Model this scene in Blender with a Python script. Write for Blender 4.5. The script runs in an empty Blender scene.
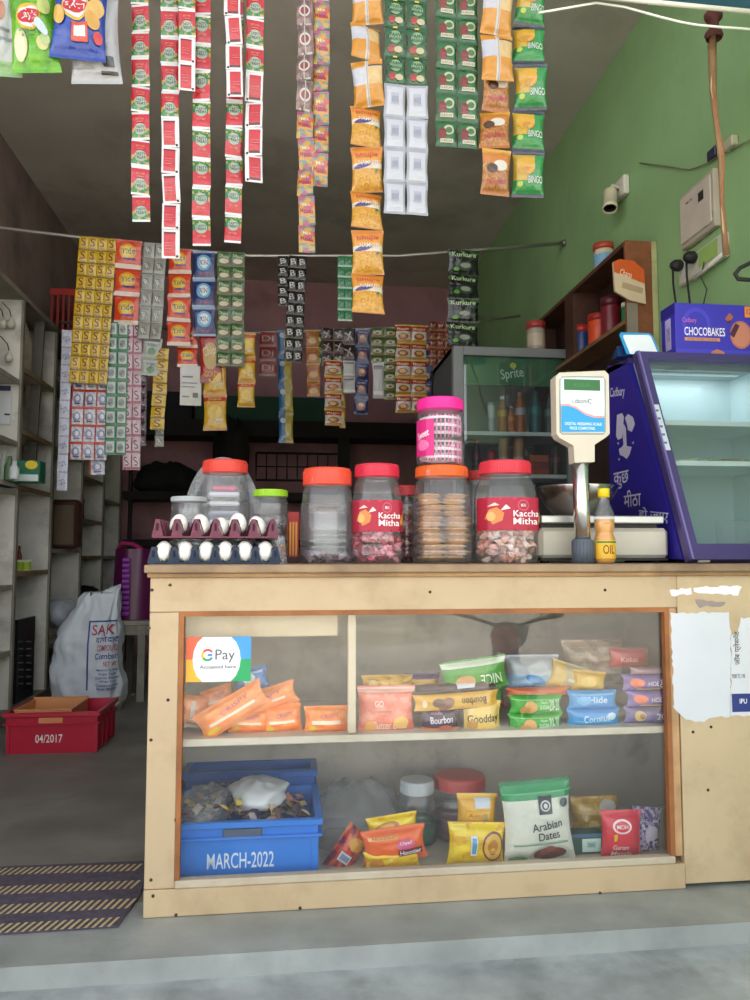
import bpy, math, random
from mathutils import Vector, Matrix, noise
random.seed(7)
S = bpy.context.scene
COL = S.collection
PI = math.pi

# ------------------------------------------------------------------ camera, light, exposure
EYE = Vector((0.0, 0.0, 0.93)); YAW = math.radians(6.7); PITCH = math.radians(4.12); FPX = 750.0
cd = bpy.data.cameras.new('camera'); cam = bpy.data.objects.new('camera', cd); COL.objects.link(cam)
cam.location = EYE; cam.rotation_euler = (PI / 2 + PITCH, 0, -YAW)
cd.sensor_fit = 'VERTICAL'; cd.sensor_height = 36.0; cd.lens = 36.0 * FPX / 1000.0
cd.clip_start = 0.05; cd.clip_end = 200
S.camera = cam
S.view_settings.view_transform = 'Standard'; S.view_settings.look = 'None'
S.view_settings.exposure = 1.15; S.view_settings.gamma = 1.0
S.view_settings.use_curve_mapping = False
S.cycles.use_denoising = True
S.cycles.max_bounces = 10; S.cycles.diffuse_bounces = 5; S.cycles.transparent_max_bounces = 32
S.cycles.sample_clamp_indirect = 4.0
S.cycles.caustics_reflective = False; S.cycles.caustics_refractive = False

w = bpy.data.worlds.new('overcast_sky'); S.world = w; w.use_nodes = True
nt = w.node_tree; bg = nt.nodes['Background']
tc = nt.nodes.new('ShaderNodeTexCoord'); sp = nt.nodes.new('ShaderNodeSeparateXYZ'); rp = nt.nodes.new('ShaderNodeValToRGB')
nt.links.new(tc.outputs['Generated'], sp.inputs[0]); nt.links.new(sp.outputs['Z'], rp.inputs[0]); nt.links.new(rp.outputs[0], bg.inputs['Color'])
e_ = rp.color_ramp.elements.new(.35); e_.color = (.52, .535, .56, 1)
rp.color_ramp.elements[0].color = (1.25, 1.28, 1.34, 1); rp.color_ramp.elements[0].position = 0.0
rp.color_ramp.elements[-1].color = (0.26, 0.27, 0.29, 1); rp.color_ramp.elements[-1].position = 0.8
bg.inputs['Strength'].default_value = 1.5
sl = bpy.data.lights.new('hazy_sun', 'SUN'); so = bpy.data.objects.new('hazy_sun', sl); COL.objects.link(so)
sl.energy = 6.0; sl.angle = math.radians(30); sl.color = (1.0, 0.97, 0.92)
so.rotation_euler = (math.radians(-38), 0, math.radians(14))

# ------------------------------------------------------------------ photograph geometry
def ray(px, py):
    x = (px - 375) / FPX; y = -(py - 500) / FPX
    f = math.cos(PITCH) - y * math.sin(PITCH); z = math.sin(PITCH) + y * math.cos(PITCH)
    return Vector((x * math.cos(YAW) + f * math.sin(YAW), -x * math.sin(YAW) + f * math.cos(YAW), z))
def at(px, py, Y):
    d = ray(px, py); return EYE + d * (Y / d.y)
def at_z(px, py, Z):
    d = ray(px, py); return EYE + d * ((Z - EYE.z) / d.z)
def at_x(px, py, X):
    d = ray(px, py); return EYE + d * (X / d.x)
def mpp(px, Y):
    p = at(px, 554, Y); return (p.y * math.cos(YAW) + p.x * math.sin(YAW)) / FPX

# ------------------------------------------------------------------ mesh building
def lin(c):
    if isinstance(c, str):
        c = tuple(int(c[i:i + 2], 16) for i in (0, 2, 4))
    o = []
    for v in c[:3]:
        v = v / 255.0
        o.append(v / 12.92 if v <= 0.04045 else ((v + 0.055) / 1.055) ** 2.4)
    return (o[0], o[1], o[2], 1.0)
_lc = {}
def L(c):
    if c not in _lc: _lc[c] = lin(c)
    return _lc[c]
def T(x=0, y=0, z=0, rx=0, ry=0, rz=0, s=1.0):
    m = Matrix.Translation((x, y, z)) @ Matrix.Rotation(rz, 4, 'Z') @ Matrix.Rotation(ry, 4, 'Y') @ Matrix.Rotation(rx, 4, 'X')
    if s != 1.0: m = m @ Matrix.Scale(s, 4)
    return m

class MB:
    def __init__(s): s.v = []; s.f = []; s.c = []; s.m = []; s.sm = []
    def add(s, vs, fs, col, mi=0, smooth=False, M=None):
        b = len(s.v)
        if M is not None: vs = [M @ Vector(v) for v in vs]
        s.v += [tuple(v) for v in vs]
        for i, f in enumerate(fs):
            s.f.append(tuple(b + k for k in f))
            s.c.append(L(col[i] if isinstance(col, list) else col)); s.m.append(mi); s.sm.append(smooth)
        return s
    def box(s, x0, y0, z0, x1, y1, z1, col, mi=0, M=None, bev=0.0):
        if bev > 0:
            b = min(bev, abs(x1 - x0) * .49, abs(y1 - y0) * .49, abs(z1 - z0) * .49)
            vs = []; ix = {}
            for a in (0, 1):
                for e in (0, 1):
                    for g in (0, 1):
                        X = (x0, x1)[a]; Y = (y0, y1)[e]; Z = (z0, z1)[g]
                        dx = b if a == 0 else -b; dy = b if e == 0 else -b; dz = b if g == 0 else -b
                        for k, p in enumerate(((X, Y + dy, Z + dz), (X + dx, Y, Z + dz), (X + dx, Y + dy, Z))):
                            ix[a, e, g, k] = len(vs); vs.append(p)
            fs = []
            for a in (0, 1):
                q = [ix[a, 0, 0, 0], ix[a, 1, 0, 0], ix[a, 1, 1, 0], ix[a, 0, 1, 0]]; fs.append(q if a else q[::-1])
                q = [ix[0, a, 0, 1], ix[1, a, 0, 1], ix[1, a, 1, 1], ix[0, a, 1, 1]]; fs.append(q[::-1] if a else q)
                q = [ix[0, 0, a, 2], ix[1, 0, a, 2], ix[1, 1, a, 2], ix[0, 1, a, 2]]; fs.append(q if a else q[::-1])
            for a in (0, 1):
                for e in (0, 1):
                    fs.append([ix[0, a, e, 1], ix[1, a, e, 1], ix[1, a, e, 2], ix[0, a, e, 2]])
                    fs.append([ix[a, 0, e, 0], ix[a, 1, e, 0], ix[a, 1, e, 2], ix[a, 0, e, 2]])
                    fs.append([ix[a, e, 0, 0], ix[a, e, 1, 0], ix[a, e, 1, 1], ix[a, e, 0, 1]])
                    for g in (0, 1):
                        fs.append([ix[a, e, g, 0], ix[a, e, g, 1], ix[a, e, g, 2]])
            return s.add(vs, fs, col, mi, False, M)
        vs = [(x, y, z) for x in (x0, x1) for y in (y0, y1) for z in (z0, z1)]
        return s.add(vs, [(0, 1, 3, 2), (4, 6, 7, 5), (0, 4, 5, 1), (2, 3, 7, 6), (0, 2, 6, 4), (1, 5, 7, 3)], col, mi, False, M)
    def lathe(s, prof, col, n=32, mi=0, M=None, sq=0.0, cols=None, caps=True):
        vs = []; fs = []; cc = []
        for r, z in prof:
            for k in range(n):
                a = 2 * PI * k / n; c, d = math.cos(a), math.sin(a)
                q = 1.0
                if sq > 0: q = 1.0 + sq * (1.0 / max(abs(c), abs(d)) - 1.0)
                vs.append((r * q * c, r * q * d, z))
        for i in range(len(prof) - 1):
            for k in range(n):
                k2 = (k + 1) % n
                fs.append((i * n + k, i * n + k2, (i + 1) * n + k2, (i + 1) * n + k)); cc.append(cols[i] if cols else col)
        if caps:
            if prof[0][0] > 1e-6: fs.append(tuple(range(n))[::-1]); cc.append(cols[0] if cols else col)
            if prof[-1][0] > 1e-6: fs.append(tuple((len(prof) - 1) * n + k for k in range(n))); cc.append(cols[-1] if cols else col)
        return s.add(vs, fs, cc, mi, True, M)
    def tube(s, pts, r, col, n=8, mi=0, M=None):
        pts = [Vector(p) for p in pts]; vs = []; fs = []
        rr = r if isinstance(r, list) else [r] * len(pts)
        up = Vector((0.0137, 0.021, 1)); prev = None
        for i, p in enumerate(pts):
            d = (pts[min(i + 1, len(pts) - 1)] - pts[max(i - 1, 0)]).normalized()
            a = d.cross(up)
            if a.length < .2: a = d.cross(Vector((1, 0.1, 0)))
            a.normalize()
            if prev is not None and prev.length:
                a = (prev - d * prev.dot(d))
                a.normalize()
            prev = a; b = d.cross(a)
            for k in range(n):
                t = 2 * PI * k / n; vs.append(p + (a * math.cos(t) + b * math.sin(t)) * rr[i])
        for i in range(len(pts) - 1):
            for k in range(n):
                k2 = (k + 1) % n; fs.append((i * n + k, i * n + k2, (i + 1) * n + k2, (i + 1) * n + k))
        fs.append(tuple(range(n))[::-1]); fs.append(tuple((len(pts) - 1) * n + k for k in range(n)))
        return s.add(vs, fs, col, mi, True, M)
    def prism(s, poly, d, col, mi=0, M=None):
        """poly: 2-D outline in x,z; extruded along y from 0 to d"""
        n = len(poly)
        vs = [(x, 0, z) for x, z in poly] + [(x, d, z) for x, z in poly]
        fs = [tuple(range(n)), tuple(range(n, 2 * n))[::-1]] + [(i, i + n, (i + 1) % n + n, (i + 1) % n) for i in range(n)]
        return s.add(vs, fs, col, mi, False, M)
    def surf(s, fn, nu, nv, col, mi=0, M=None, smooth=True, wrapu=False):
        """fn(u,v)->point; col: colour or function(u,v)"""
        vs = []; fs = []; cc = []
        mu = nu if wrapu else nu + 1
        for j in range(nv + 1):
            for i in range(mu): vs.append(fn(i / nu, j / nv))
        for j in range(nv):
            for i in range(nu):
                i2 = (i + 1) % mu
                fs.append((j * mu + i, j * mu + i2, (j + 1) * mu + i2, (j + 1) * mu + i))
                cc.append(col((i + .5) / nu, (j + .5) / nv) if callable(col) else col)
        return s.add(vs, fs, cc, mi, smooth, M)
    def dim(s, k):
        s.c = [(c[0] * k, c[1] * k, c[2] * k, 1.0) for c in s.c]; return s
    def mesh(s, name, mats):
        me = bpy.data.meshes.new(name); me.from_pydata(s.v, [], s.f); me.validate(clean_customdata=False)
        for m in (mats if isinstance(mats, (list, tuple)) else [mats]): me.materials.append(m)
        if len(me.polygons) == len(s.f):
            me.polygons.foreach_set('material_index', s.m); me.polygons.foreach_set('use_smooth', s.sm)
            at_ = me.color_attributes.new('Col', 'FLOAT_COLOR', 'CORNER')
            buf = []
            for p, c in zip(me.polygons, s.c): buf += list(c) * p.loop_total
            at_.data.foreach_set('color', buf)
        else:
            print('MESH TRIMMED', name, len(me.polygons), len(s.f))
        me.update(); return me
    def build(s, name, mats, parent=None, M=None):
        o = bpy.data.objects.new(name, s.mesh(name, mats)); COL.objects.link(o)
        if parent is not None: o.parent = parent
        if M is not None: o.matrix_basis = M
        return o

def tag(o, label=None, cat=None, group=None, kind=None):
    if label: o['label'] = label
    if cat: o['category'] = cat
    if group: o['group'] = group
    if kind: o['kind'] = kind
    return o
def thing(name, label, cat, loc=(0, 0, 0), rz=0.0, group=None, rx=0.0, ry=0.0):
    o = bpy.data.objects.new(name, None); COL.objects.link(o); o.empty_display_size = .05
    o.location = loc; o.rotation_euler = (rx, ry, rz)
    return tag(o, label, cat, group)
def copy_tree(o, parent=None):
    c = o.copy(); COL.objects.link(c); c.parent = parent
    for ch in list(o.children): copy_tree(ch, c)
    return c

# ------------------------------------------------------------------ lettering and printed marks
_tx = {}
def text_mesh(s, bold=0.0):
    bold = min(bold, .007)
    k = (s, bold)
    if k not in _tx:
        cu = bpy.data.curves.new('t', 'FONT'); cu.body = s; cu.resolution_u = 3; cu.offset = bold; cu.fill_mode = 'FRONT'
        ob = bpy.data.objects.new('t', cu); COL.objects.link(ob)
        me = bpy.data.meshes.new_from_object(ob.evaluated_get(bpy.context.evaluated_depsgraph_get()))
        vs = [(v.co.x, v.co.y) for v in me.vertices]; fs = [tuple(p.vertices) for p in me.polygons]
        bpy.data.objects.remove(ob); bpy.data.curves.remove(cu); bpy.data.meshes.remove(me)
        if vs:
            x0 = min(v[0] for v in vs); x1 = max(v[0] for v in vs); y0 = min(v[1] for v in vs); y1 = max(v[1] for v in vs)
            vs = [((v[0] - x0) / max(x1 - x0, 1e-6) - .5, (v[1] - y0) / max(y1 - y0, 1e-6) - .5) for v in vs]
        _tx[k] = (vs, fs)
    return _tx[k]
def marks(mb, P, items, mi=0, M=None, off=0.0006):
    """P(x,y,o)->3-D point of a surface; items drawn in order, each a hair above the last.
    ('t',text,cx,cy,w,h,col[,rot,bold]) ('e',cx,cy,rx,ry,col[,rot]) ('r',x0,y0,x1,y1,col[,rot]) ('p',[(x,y)..],col)"""
    for k, it in enumerate(items):
        o = off * (1 + .35 * k)
        if it[0] == 't':
            _, s, cx, cy, w_, h_, col = it[:7]; rot = it[7] if len(it) > 7 else 0; bold = it[8] if len(it) > 8 else 0.015
            vs, fs = text_mesh(s, bold); c, d = math.cos(rot), math.sin(rot)
            vv = [P(cx + x * w_ * c - y * h_ * d, cy + x * w_ * d + y * h_ * c, o) for x, y in vs]
            mb.add(vv, fs, col, mi, False, M)
        elif it[0] == 'e':
            _, cx, cy, rx, ry, col = it[:6]; rot = it[6] if len(it) > 6 else 0; c, d = math.cos(rot), math.sin(rot)
            n = 20; R = (0.0, .5, 1.0); vv = [P(cx, cy, o)]; fs = []
            for r in R[1:]:
                for q in range(n):
                    a = 2 * PI * q / n; x = rx * r * math.cos(a); y = ry * r * math.sin(a)
                    vv.append(P(cx + x * c - y * d, cy + x * d + y * c, o))
            for q in range(n):
                q2 = (q + 1) % n; fs.append((0, 1 + q, 1 + q2)); fs.append((1 + q, 1 + n + q, 1 + n + q2, 1 + q2))
            mb.add(vv, fs, col, mi, True, M)
        elif it[0] == 'r':
            _, x0, y0, x1, y1, col = it[:6]; rot = it[6] if len(it) > 6 else 0; c, d = math.cos(rot), math.sin(rot)
            mx, my = (x0 + x1) / 2, (y0 + y1) / 2; n = 6
            vv = []; fs = []
            for j in range(n + 1):
                for i in range(n + 1):
                    x = x0 + (x1 - x0) * i / n - mx; y = y0 + (y1 - y0) * j / n - my
                    vv.append(P(mx + x * c - y * d, my + x * d + y * c, o))
            for j in range(n):
                for i in range(n):
                    q = j * (n + 1) + i; fs.append((q, q + 1, q + n + 2, q + n + 1))
            mb.add(vv, fs, col, mi, True, M)
        elif it[0] == 'p':
            vv = [P(x, y, o) for x, y in it[1]]; mb.add(vv, [tuple(range(len(vv)))], it[2], mi, False, M)
def flat(x0, y, z0):           # a surface facing -y
    return lambda x, z, o: (x0 + x, y - o, z0 + z)

# ------------------------------------------------------------------ materials (all node based)
def mat(name, rough=.5, metal=0.0, var=.12, nscale=9.0, bump=0.0, bscale=40.0, spec=.5, col=None, coat=0.0, stain=None, stain_scale=2.0, stain_amt=.5, trans=0.0, obj=True):
    m = bpy.data.materials.new(name); m.use_nodes = True; n = m.node_tree.nodes; l = m.node_tree.links
    b = n['Principled BSDF']
    if col is None:
        a = n.new('ShaderNodeAttribute'); a.attribute_name = 'Col'; src = a.outputs['Color']
    else:
        a = n.new('ShaderNodeRGB'); a.outputs[0].default_value = L(col); src = a.outputs[0]
    tcn = n.new('ShaderNodeTexCoord'); co = tcn.outputs['Object']
    nz = n.new('ShaderNodeTexNoise'); nz.inputs['Scale'].default_value = nscale; nz.inputs['Detail'].default_value = 5
    l.new(co, nz.inputs['Vector'])
    mr = n.new('ShaderNodeMapRange'); mr.inputs['From Min'].default_value = .3; mr.inputs['From Max'].default_value = .7
    mr.inputs['To Min'].default_value = 1 - var; mr.inputs['To Max'].default_value = 1 + var * .6
    l.new(nz.outputs['Fac'], mr.inputs['Value'])
    mx = n.new('ShaderNodeVectorMath'); mx.operation = 'SCALE'; l.new(src, mx.inputs[0]); l.new(mr.outputs[0], mx.inputs['Scale'])
    out = mx.outputs[0]
    if stain:
        n2 = n.new('ShaderNodeTexNoise'); n2.inputs['Scale'].default_value = stain_scale; n2.inputs['Detail'].default_value = 8; n2.inputs['Roughness'].default_value = .65
        l.new(co, n2.inputs['Vector'])
        r2 = n.new('ShaderNodeMapRange'); r2.inputs['From Min'].default_value = .5; r2.inputs['From Max'].default_value = .68; r2.inputs['To Max'].default_value = stain_amt
        l.new(n2.outputs['Fac'], r2.inputs['Value'])
        mm = n.new('ShaderNodeMix'); mm.data_type = 'RGBA'; l.new(r2.outputs[0], mm.inputs['Factor']); l.new(out, mm.inputs['A']); mm.inputs['B'].default_value = L(stain)
        out = mm.outputs['Result']
    l.new(out, b.inputs['Base Color'])
    b.inputs['Roughness'].default_value = rough; b.inputs['Metallic'].default_value = metal
    b.inputs['Specular IOR Level'].default_value = spec; b.inputs['Coat Weight'].default_value = coat
    if bump:
        nb = n.new('ShaderNodeTexNoise'); nb.inputs['Scale'].default_value = bscale; nb.inputs['Detail'].default_value = 3; l.new(co, nb.inputs['Vector'])
        bp = n.new('ShaderNodeBump'); bp.inputs['Strength'].default_value = bump; bp.inputs['Distance'].default_value = .004
        l.new(nb.outputs['Fac'], bp.inputs['Height']); l.new(bp.outputs[0], b.inputs['Normal'])
    return m
def clear(name, tint=(1, 1, 1), ior=1.45, rough=.03, haze=0.0, lift=0.0):
    """see-through plastic or glass: what lies behind shows, edges and facets reflect"""
    m = bpy.data.materials.new(name); m.use_nodes = True; n = m.node_tree.nodes; l = m.node_tree.links
    n.remove(n['Principled BSDF']); o = n['Material Output']
    t = n.new('ShaderNodeBsdfTransparent'); t.inputs[0].default_value = (*tint, 1)
    g = n.new('ShaderNodeBsdfGlossy'); g.inputs['Roughness'].default_value = rough
    f0 = ((ior - 1) / (ior + 1)) ** 2      # Schlick, the same from either side of the sheet
    lw = n.new('ShaderNodeLayerWeight'); lw.inputs['Blend'].default_value = .5
    pw = n.new('ShaderNodeMath'); pw.operation = 'POWER'; pw.inputs[1].default_value = 5; l.new(lw.outputs['Facing'], pw.inputs[0])
    fa = n.new('ShaderNodeMath'); fa.operation = 'MULTIPLY_ADD'; fa.inputs[1].default_value = 1 - f0; fa.inputs[2].default_value = f0 + lift; l.new(pw.outputs[0], fa.inputs[0])
    mx = n.new('ShaderNodeMixShader'); l.new(fa.outputs[0], mx.inputs[0]); l.new(t.outputs[0], mx.inputs[1]); l.new(g.outputs[0], mx.inputs[2])
    last = mx.outputs[0]
    if haze:
        d = n.new('ShaderNodeBsdfDiffuse'); d.inputs[0].default_value = (.8, .82, .85, 1)
        m2 = n.new('ShaderNodeMixShader'); m2.inputs[0].default_value = haze; l.new(last, m2.inputs[1]); l.new(d.outputs[0], m2.inputs[2]); last = m2.outputs[0]
    l.new(last, o.inputs['Surface']); return m

MAT = dict(
    matte=mat('matte_paint', .85, var=.1), plastic=mat('moulded_plastic', .35, var=.05),
    pack=mat('printed_wrapper', .22, var=.05, bump=.9, bscale=45, spec=.7), card=mat('printed_card', .5, var=.03),
    foil=mat('silver_foil', .3, metal=.75, var=.1, bump=.6, bscale=60),
    steel=mat('steel', .22, metal=1.0, var=.06), alu=mat('dull_metal', .4, metal=.8, var=.1),
    wood=mat('raw_wood', .7, var=.25, nscale=14, stain='4a3323', stain_scale=3, stain_amt=.4),
    ply=mat('painted_board', .6, var=.05, nscale=5, stain='9c7f5c', stain_scale=6, stain_amt=.35),
    old=mat('old_laminate', .65, var=.14, nscale=6, stain='3a332c', stain_scale=3.5, stain_amt=.45),
    fibre=mat('pressed_fibre', .95, var=.15, nscale=60, bump=.6, bscale=200),
    egg=mat('eggshell', .6, var=.02, spec=.3), cloth=mat('woven_cloth', .9, var=.15, nscale=30, bump=.4, bscale=120),
    rubber=mat('dark_rubber', .6, var=.1), food=mat('dry_food', .7, var=.3, nscale=60, bump=.5, bscale=80),
    clear=clear('clear_plastic', (.965, .97, .975), 1.5, .12, haze=.06, lift=.04), film=clear('plastic_film', (.93, .94, .95), 1.5, .12, haze=.16),
    glass=clear('window_glass', (.98, .985, .98), 1.5, .0, haze=.006, lift=.0),
    fglass=clear('cooler_glass', (.86, .9, .9), 1.5, .01, haze=.02, lift=.03),
    oil=clear('cooking_oil', (.98, .72, .18), 1.4, .05, haze=.02),
)

# ------------------------------------------------------------------ the setting
XR, XL, YB = 1.72, -1.82, 7.2
ZC = (at_x(655, 5, XR).z + at_x(500, 225, XR).z) / 2
FRONT = 2.047
def struct(name, mb, m): return tag(mb.build(name, m), kind='structure')
m_floor = mat('worn_cement_floor', .6, col='807e79', var=.25, nscale=3, stain='9c9b96', stain_scale=2.2, stain_amt=.5, bump=.3, bscale=30)
m_step = mat('wet_cement_step_lit', .45, col='a3a8a5', var=.28, nscale=5, stain='878d8a', stain_scale=4, stain_amt=.5, bump=.5, bscale=25)
m_pave = mat('rough_cement_pavement', .4, col='aab1b2', var=.35, nscale=9, stain='c6cccc', stain_scale=5, stain_amt=.6, bump=.8, bscale=18)
m_green = mat('green_limewash', .8, col='8fb47c', var=.1, nscale=2.5, stain='76976a', stain_scale=1.6, stain_amt=.45)
m_ceil = mat('grey_ceiling_plaster', .9, col='cdc6be', var=.12, nscale=1.5, stain='8a8178', stain_scale=.9, stain_amt=.6)
m_left = mat('grimy_plaster', .9, col='8d7770', var=.25, nscale=2, stain='4a3e3a', stain_scale=1.2, stain_amt=.6)
m_back = mat('faded_pink_plaster', .9, col='a87c80', var=.15, nscale=2, stain='4a3436', stain_scale=1.5, stain_amt=.5)
m_dirt = mat('bare_earth', .95, col='d8cfc1', var=.25, nscale=1.2, stain='b0a284', stain_scale=.5, stain_amt=.8)
m_hedge = mat('roadside_green', .95, col='4c6a37', var=.5, nscale=2)

STEP = at_z(375, 945, 0).y
struct('floor', MB().box(XL - .1, 2.14, -.05, XR + .1, YB + .1, 0, 'ffffff'), m_floor)
struct('step_slab', MB().box(-4, STEP, -.30, 4, 2.14, 0.0, 'ffffff'), m_step)  # real step; its paler top also paints in daylight on the floor's front
struct('pavement', MB().box(-4, -.3, -.6, 4, STEP, -.052, 'ffffff'), m_pave)
g = MB(); g.surf(lambda u, v: (-14 + 28 * u, -.3 - 22 * v, -.45 + .06 * noise.noise(Vector((u * 20, v * 16, 0))) + (.0 if v < .9 else (v - .9) * 6)), 40, 40, 'ffffff')
struct('ground', g, m_dirt)
struct('wall_right', MB().box(XR, 1.35, -.3, XR + .15, YB, ZC, 'ffffff'), m_green)
struct('wall_left', MB().box(XL - .15, 1.6, -.3, XL, YB, ZC, 'ffffff'), m_left)
struct('wall_back', MB().box(XL - .15, YB, -.05, XR + .15, YB + .15, ZC, 'ffffff'), m_back)
c = MB(); c.box(XL - .15, 1.75, ZC, XR + .15, YB + .15, ZC + .12, 'ffffff'); struct('ceiling', c, m_ceil)
# a hedge across the road, seen only as a reflection
h = MB(); random.seed(3)
def hedge_pt(u, v):
    a = PI * v
    r = 1 + .35 * noise.noise(Vector((u * 30, v * 6, 1)))
    return (-13 + 26 * u, -17 - 1.2 * math.cos(a) * r, -.4 + 1.9 * math.sin(a) * r)
h.surf(hedge_pt, 120, 12, lambda u, v: '4c6a37' if noise.noise(Vector((u * 60, v * 9, 0))) > 0 else '64803f')
tag(h.build('hedge', MAT['matte']), 'green roadside hedge across the road, mirrored in the counter glass', 'hedge', kind='stuff')

# ------------------------------------------------------------------ the counter
Zt, Zs = .902, .868            # worktop top and underside
xl, xg0, xg1, xr = -.357, -.280, 1.084, 1.108
zg0, zg1 = .088, .777
CR = 'c6ae8c'; CR2 = 'c8b08c'
cnt = thing('shop_counter', 'cream painted wooden shop counter with a glazed display front', 'counter', (xl, FRONT, 0))
IM = Matrix.Translation((-xl, -FRONT, 0))
def cpart(name, mb, m, parent=None):
    o = mb.build(name, m, parent or cnt)
    if parent is None: o.matrix_basis = IM
    return o
def nail(mb, px, py, y=FRONT):
    p = at(px, py, y); mb.lathe([(.0045, 0), (.004, .0015), (0, .002)], '3a2c22', 8, M=T(p.x, y, p.z, rx=PI / 2))
mb = MB(); mb.box(xl - .012, FRONT - .03, Zs + .012, XR - .005, 2.68, Zt, '9f8568', bev=.003); mb.box(xl - .006, FRONT - .014, Zs, XR - .005, FRONT + .03, Zs + .012, 'b48d62', bev=.002)
cpart('worktop', mb, MAT['wood'])
mb = MB(); mb.box(xl, FRONT, zg1, xr + .003, FRONT + .025, Zs, CR, bev=.002); nail(mb, 170, 585); nail(mb, 430, 592); nail(mb, 605, 590)
cpart('top_rail', mb, MAT['ply'])
mb = MB(); mb.box(xl, FRONT, zg0 - .018, xg0, FRONT + .025, zg1 - .001, CR, bev=.002)
for q in ((152, 590), (149, 628), (151, 740), (151, 880), (168, 700), (176, 820)): nail(mb, *q)
cpart('left_stile', mb, MAT['ply'])
mb = MB(); mb.box(xl, FRONT - .004, 0.001, xr + .003, FRONT + .025, zg0 - .019, CR2, bev=.002)
for q in ((153, 896), (176, 915), (300, 908), (450, 904), (540, 899), (600, 893)): nail(mb, q[0], q[1], FRONT - .004)
cpart('bottom_rail', mb, MAT['ply'])
mb = MB(); mb.box(xg1, FRONT, zg0, xr, FRONT + .025, zg1 - .001, 'c99f72', bev=.002); cpart('right_stile', mb, MAT['wood'])
mb = MB()
for a in ((xg0, zg0 + .003, xg0 + .012, zg1 - .012), (xg1 - .013, zg0 + .003, xg1, zg1 - .012), (xg0 - .001, zg1 - .012, xg1 + .001, zg1 + .0005)):
    mb.box(a[0], FRONT - .002, a[1], a[2], FRONT + .02, a[3], 'a5683a')
cpart('glazing_bead', mb, MAT['wood'])
mb = MB(); mb.box(xg0, FRONT - .006, zg0 - .018, xg1, FRONT + .024, zg0 + .002, 'c8bba4', bev=.003); cpart('lower_sill', mb, MAT['ply'])
mb = MB(); mb.box(xg0 + .001, FRONT + .014, zg0 + .003, xg1 - .001, FRONT + .018, zg1 - .001, 'ffffff'); GP = cpart('glass_pane', mb, MAT['glass'])
p0 = at(348, 700, FRONT + .03); p1 = at(356, 700, FRONT + .03); ZSH = at(420, 733, FRONT + .03).z + .004
mb = MB(); mb.box(p0.x, FRONT + .03, ZSH, p1.x, FRONT + .055, zg1, 'ddcdb2', bev=.002); cpart('mullion', mb, MAT['ply'])
mb = MB(); mb.box(xg0 - .06, FRONT + .03, ZSH - .024, xg1 + .02, 2.56, ZSH - .004, 'ded5c2', bev=.002); cpart('shelf', mb, MAT['ply'])
mb = MB(); p = at(338, 636, FRONT + .06); mb.box(xg0, FRONT + .06, p.z, p.x, FRONT + .40, zg1 + .02, 'd9c7a6', bev=.003); cpart('inner_apron', mb, MAT['ply'])
mb = MB(); mb.box(xl + .01, FRONT + .025, .03, xl + .03, 2.6, Zs, 'ddd0b8'); cpart('end_panel', mb, MAT['ply'])
mb = MB(); mb.box(xl + .03, FRONT + .025, .02, XR - .02, 2.6, .048, 'd8cdb8'); cpart('bottom_board', mb, MAT['old'])
mb = MB(); mb.box(xl + .03, 2.58, .048, XR - .02, 2.595, Zs, 'c4bbae'); cpart('back_board', mb, MAT['old'])
zb = at(720, 884, FRONT).z
mb = MB(); mb.box(xr + .004, FRONT + .001, max(zb, 0) + .004, XR - .006, FRONT + .025, Zs, 'ccb592', bev=.002)
for q in ((693, 732), (711, 727), (708, 790)): nail(mb, q[0], q[1], FRONT + .001)
FP = cpart('front_panel', mb, MAT['ply'])
# torn posters: outlines with their own ragged edges
def ragged(pts, y, d, seed, amp=.004, n=9):
    random.seed(seed); w_ = [at(a, b, y) for a, b in pts]; out = []
    for i, p in enumerate(w_):
        q = w_[(i + 1) % len(w_)]
        k = max(1, int((q - p).length / .012))
        for j in range(k):
            t = j / k; out.append((p.x + (q.x - p.x) * t + random.uniform(-amp, amp), p.z + (q.z - p.z) * t + random.uniform(-amp, amp)))
    return out
def poster(pts, col, seed, items=(), amp=.003, name='torn_poster'):
    mb = MB(); mb.prism(ragged(pts, FRONT, 0, seed, amp), .0012, col, M=T(0, FRONT - .0008, 0))
    marks(mb, lambda x, z, o: (x, FRONT - .0008 - o, z), items)
    return cpart(name, mb, MAT['card'], FP)
def W(px, py): p = at(px, py, FRONT); return p.x, p.z
poster([(671, 613), (729, 612), (730.5, 632), (730.5, 640), (730.5, 717), (712, 717), (704, 722), (685, 720), (674, 708)], 'd6d9e0', 1)
x0, z0 = W(741, 637); x1, z1 = W(741, 665)
it = [('t', 'जॉब प्लेसमेंट', *W(737, 648), .095, .024, '26262a', PI / 2, .03), ('r', *W(732, 712), *W(765, 693), '27367f'),
      ('t', 'IPU', *W(743, 701), .022, .014, 'ffffff'), ('t', '9289 72 / 98', *W(738, 676), .04, .012, '6a6d75')]
poster([(740, 618), (790, 616), (790, 716), (731, 716), (731, 668), (731, 634), (737, 634)], 'dadce2', 2, it)
poster([(670, 590), (690, 588), (691, 594), (671, 596)], 'efefef', 3); poster([(694, 587), (741, 586), (738, 595), (712, 594), (695, 592)], 'f2f2f2', 4)
poster([(695, 600), (727, 602), (724, 606), (704, 606), (699, 609)], '9a8c86', 5, name='torn_scrap')

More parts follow.
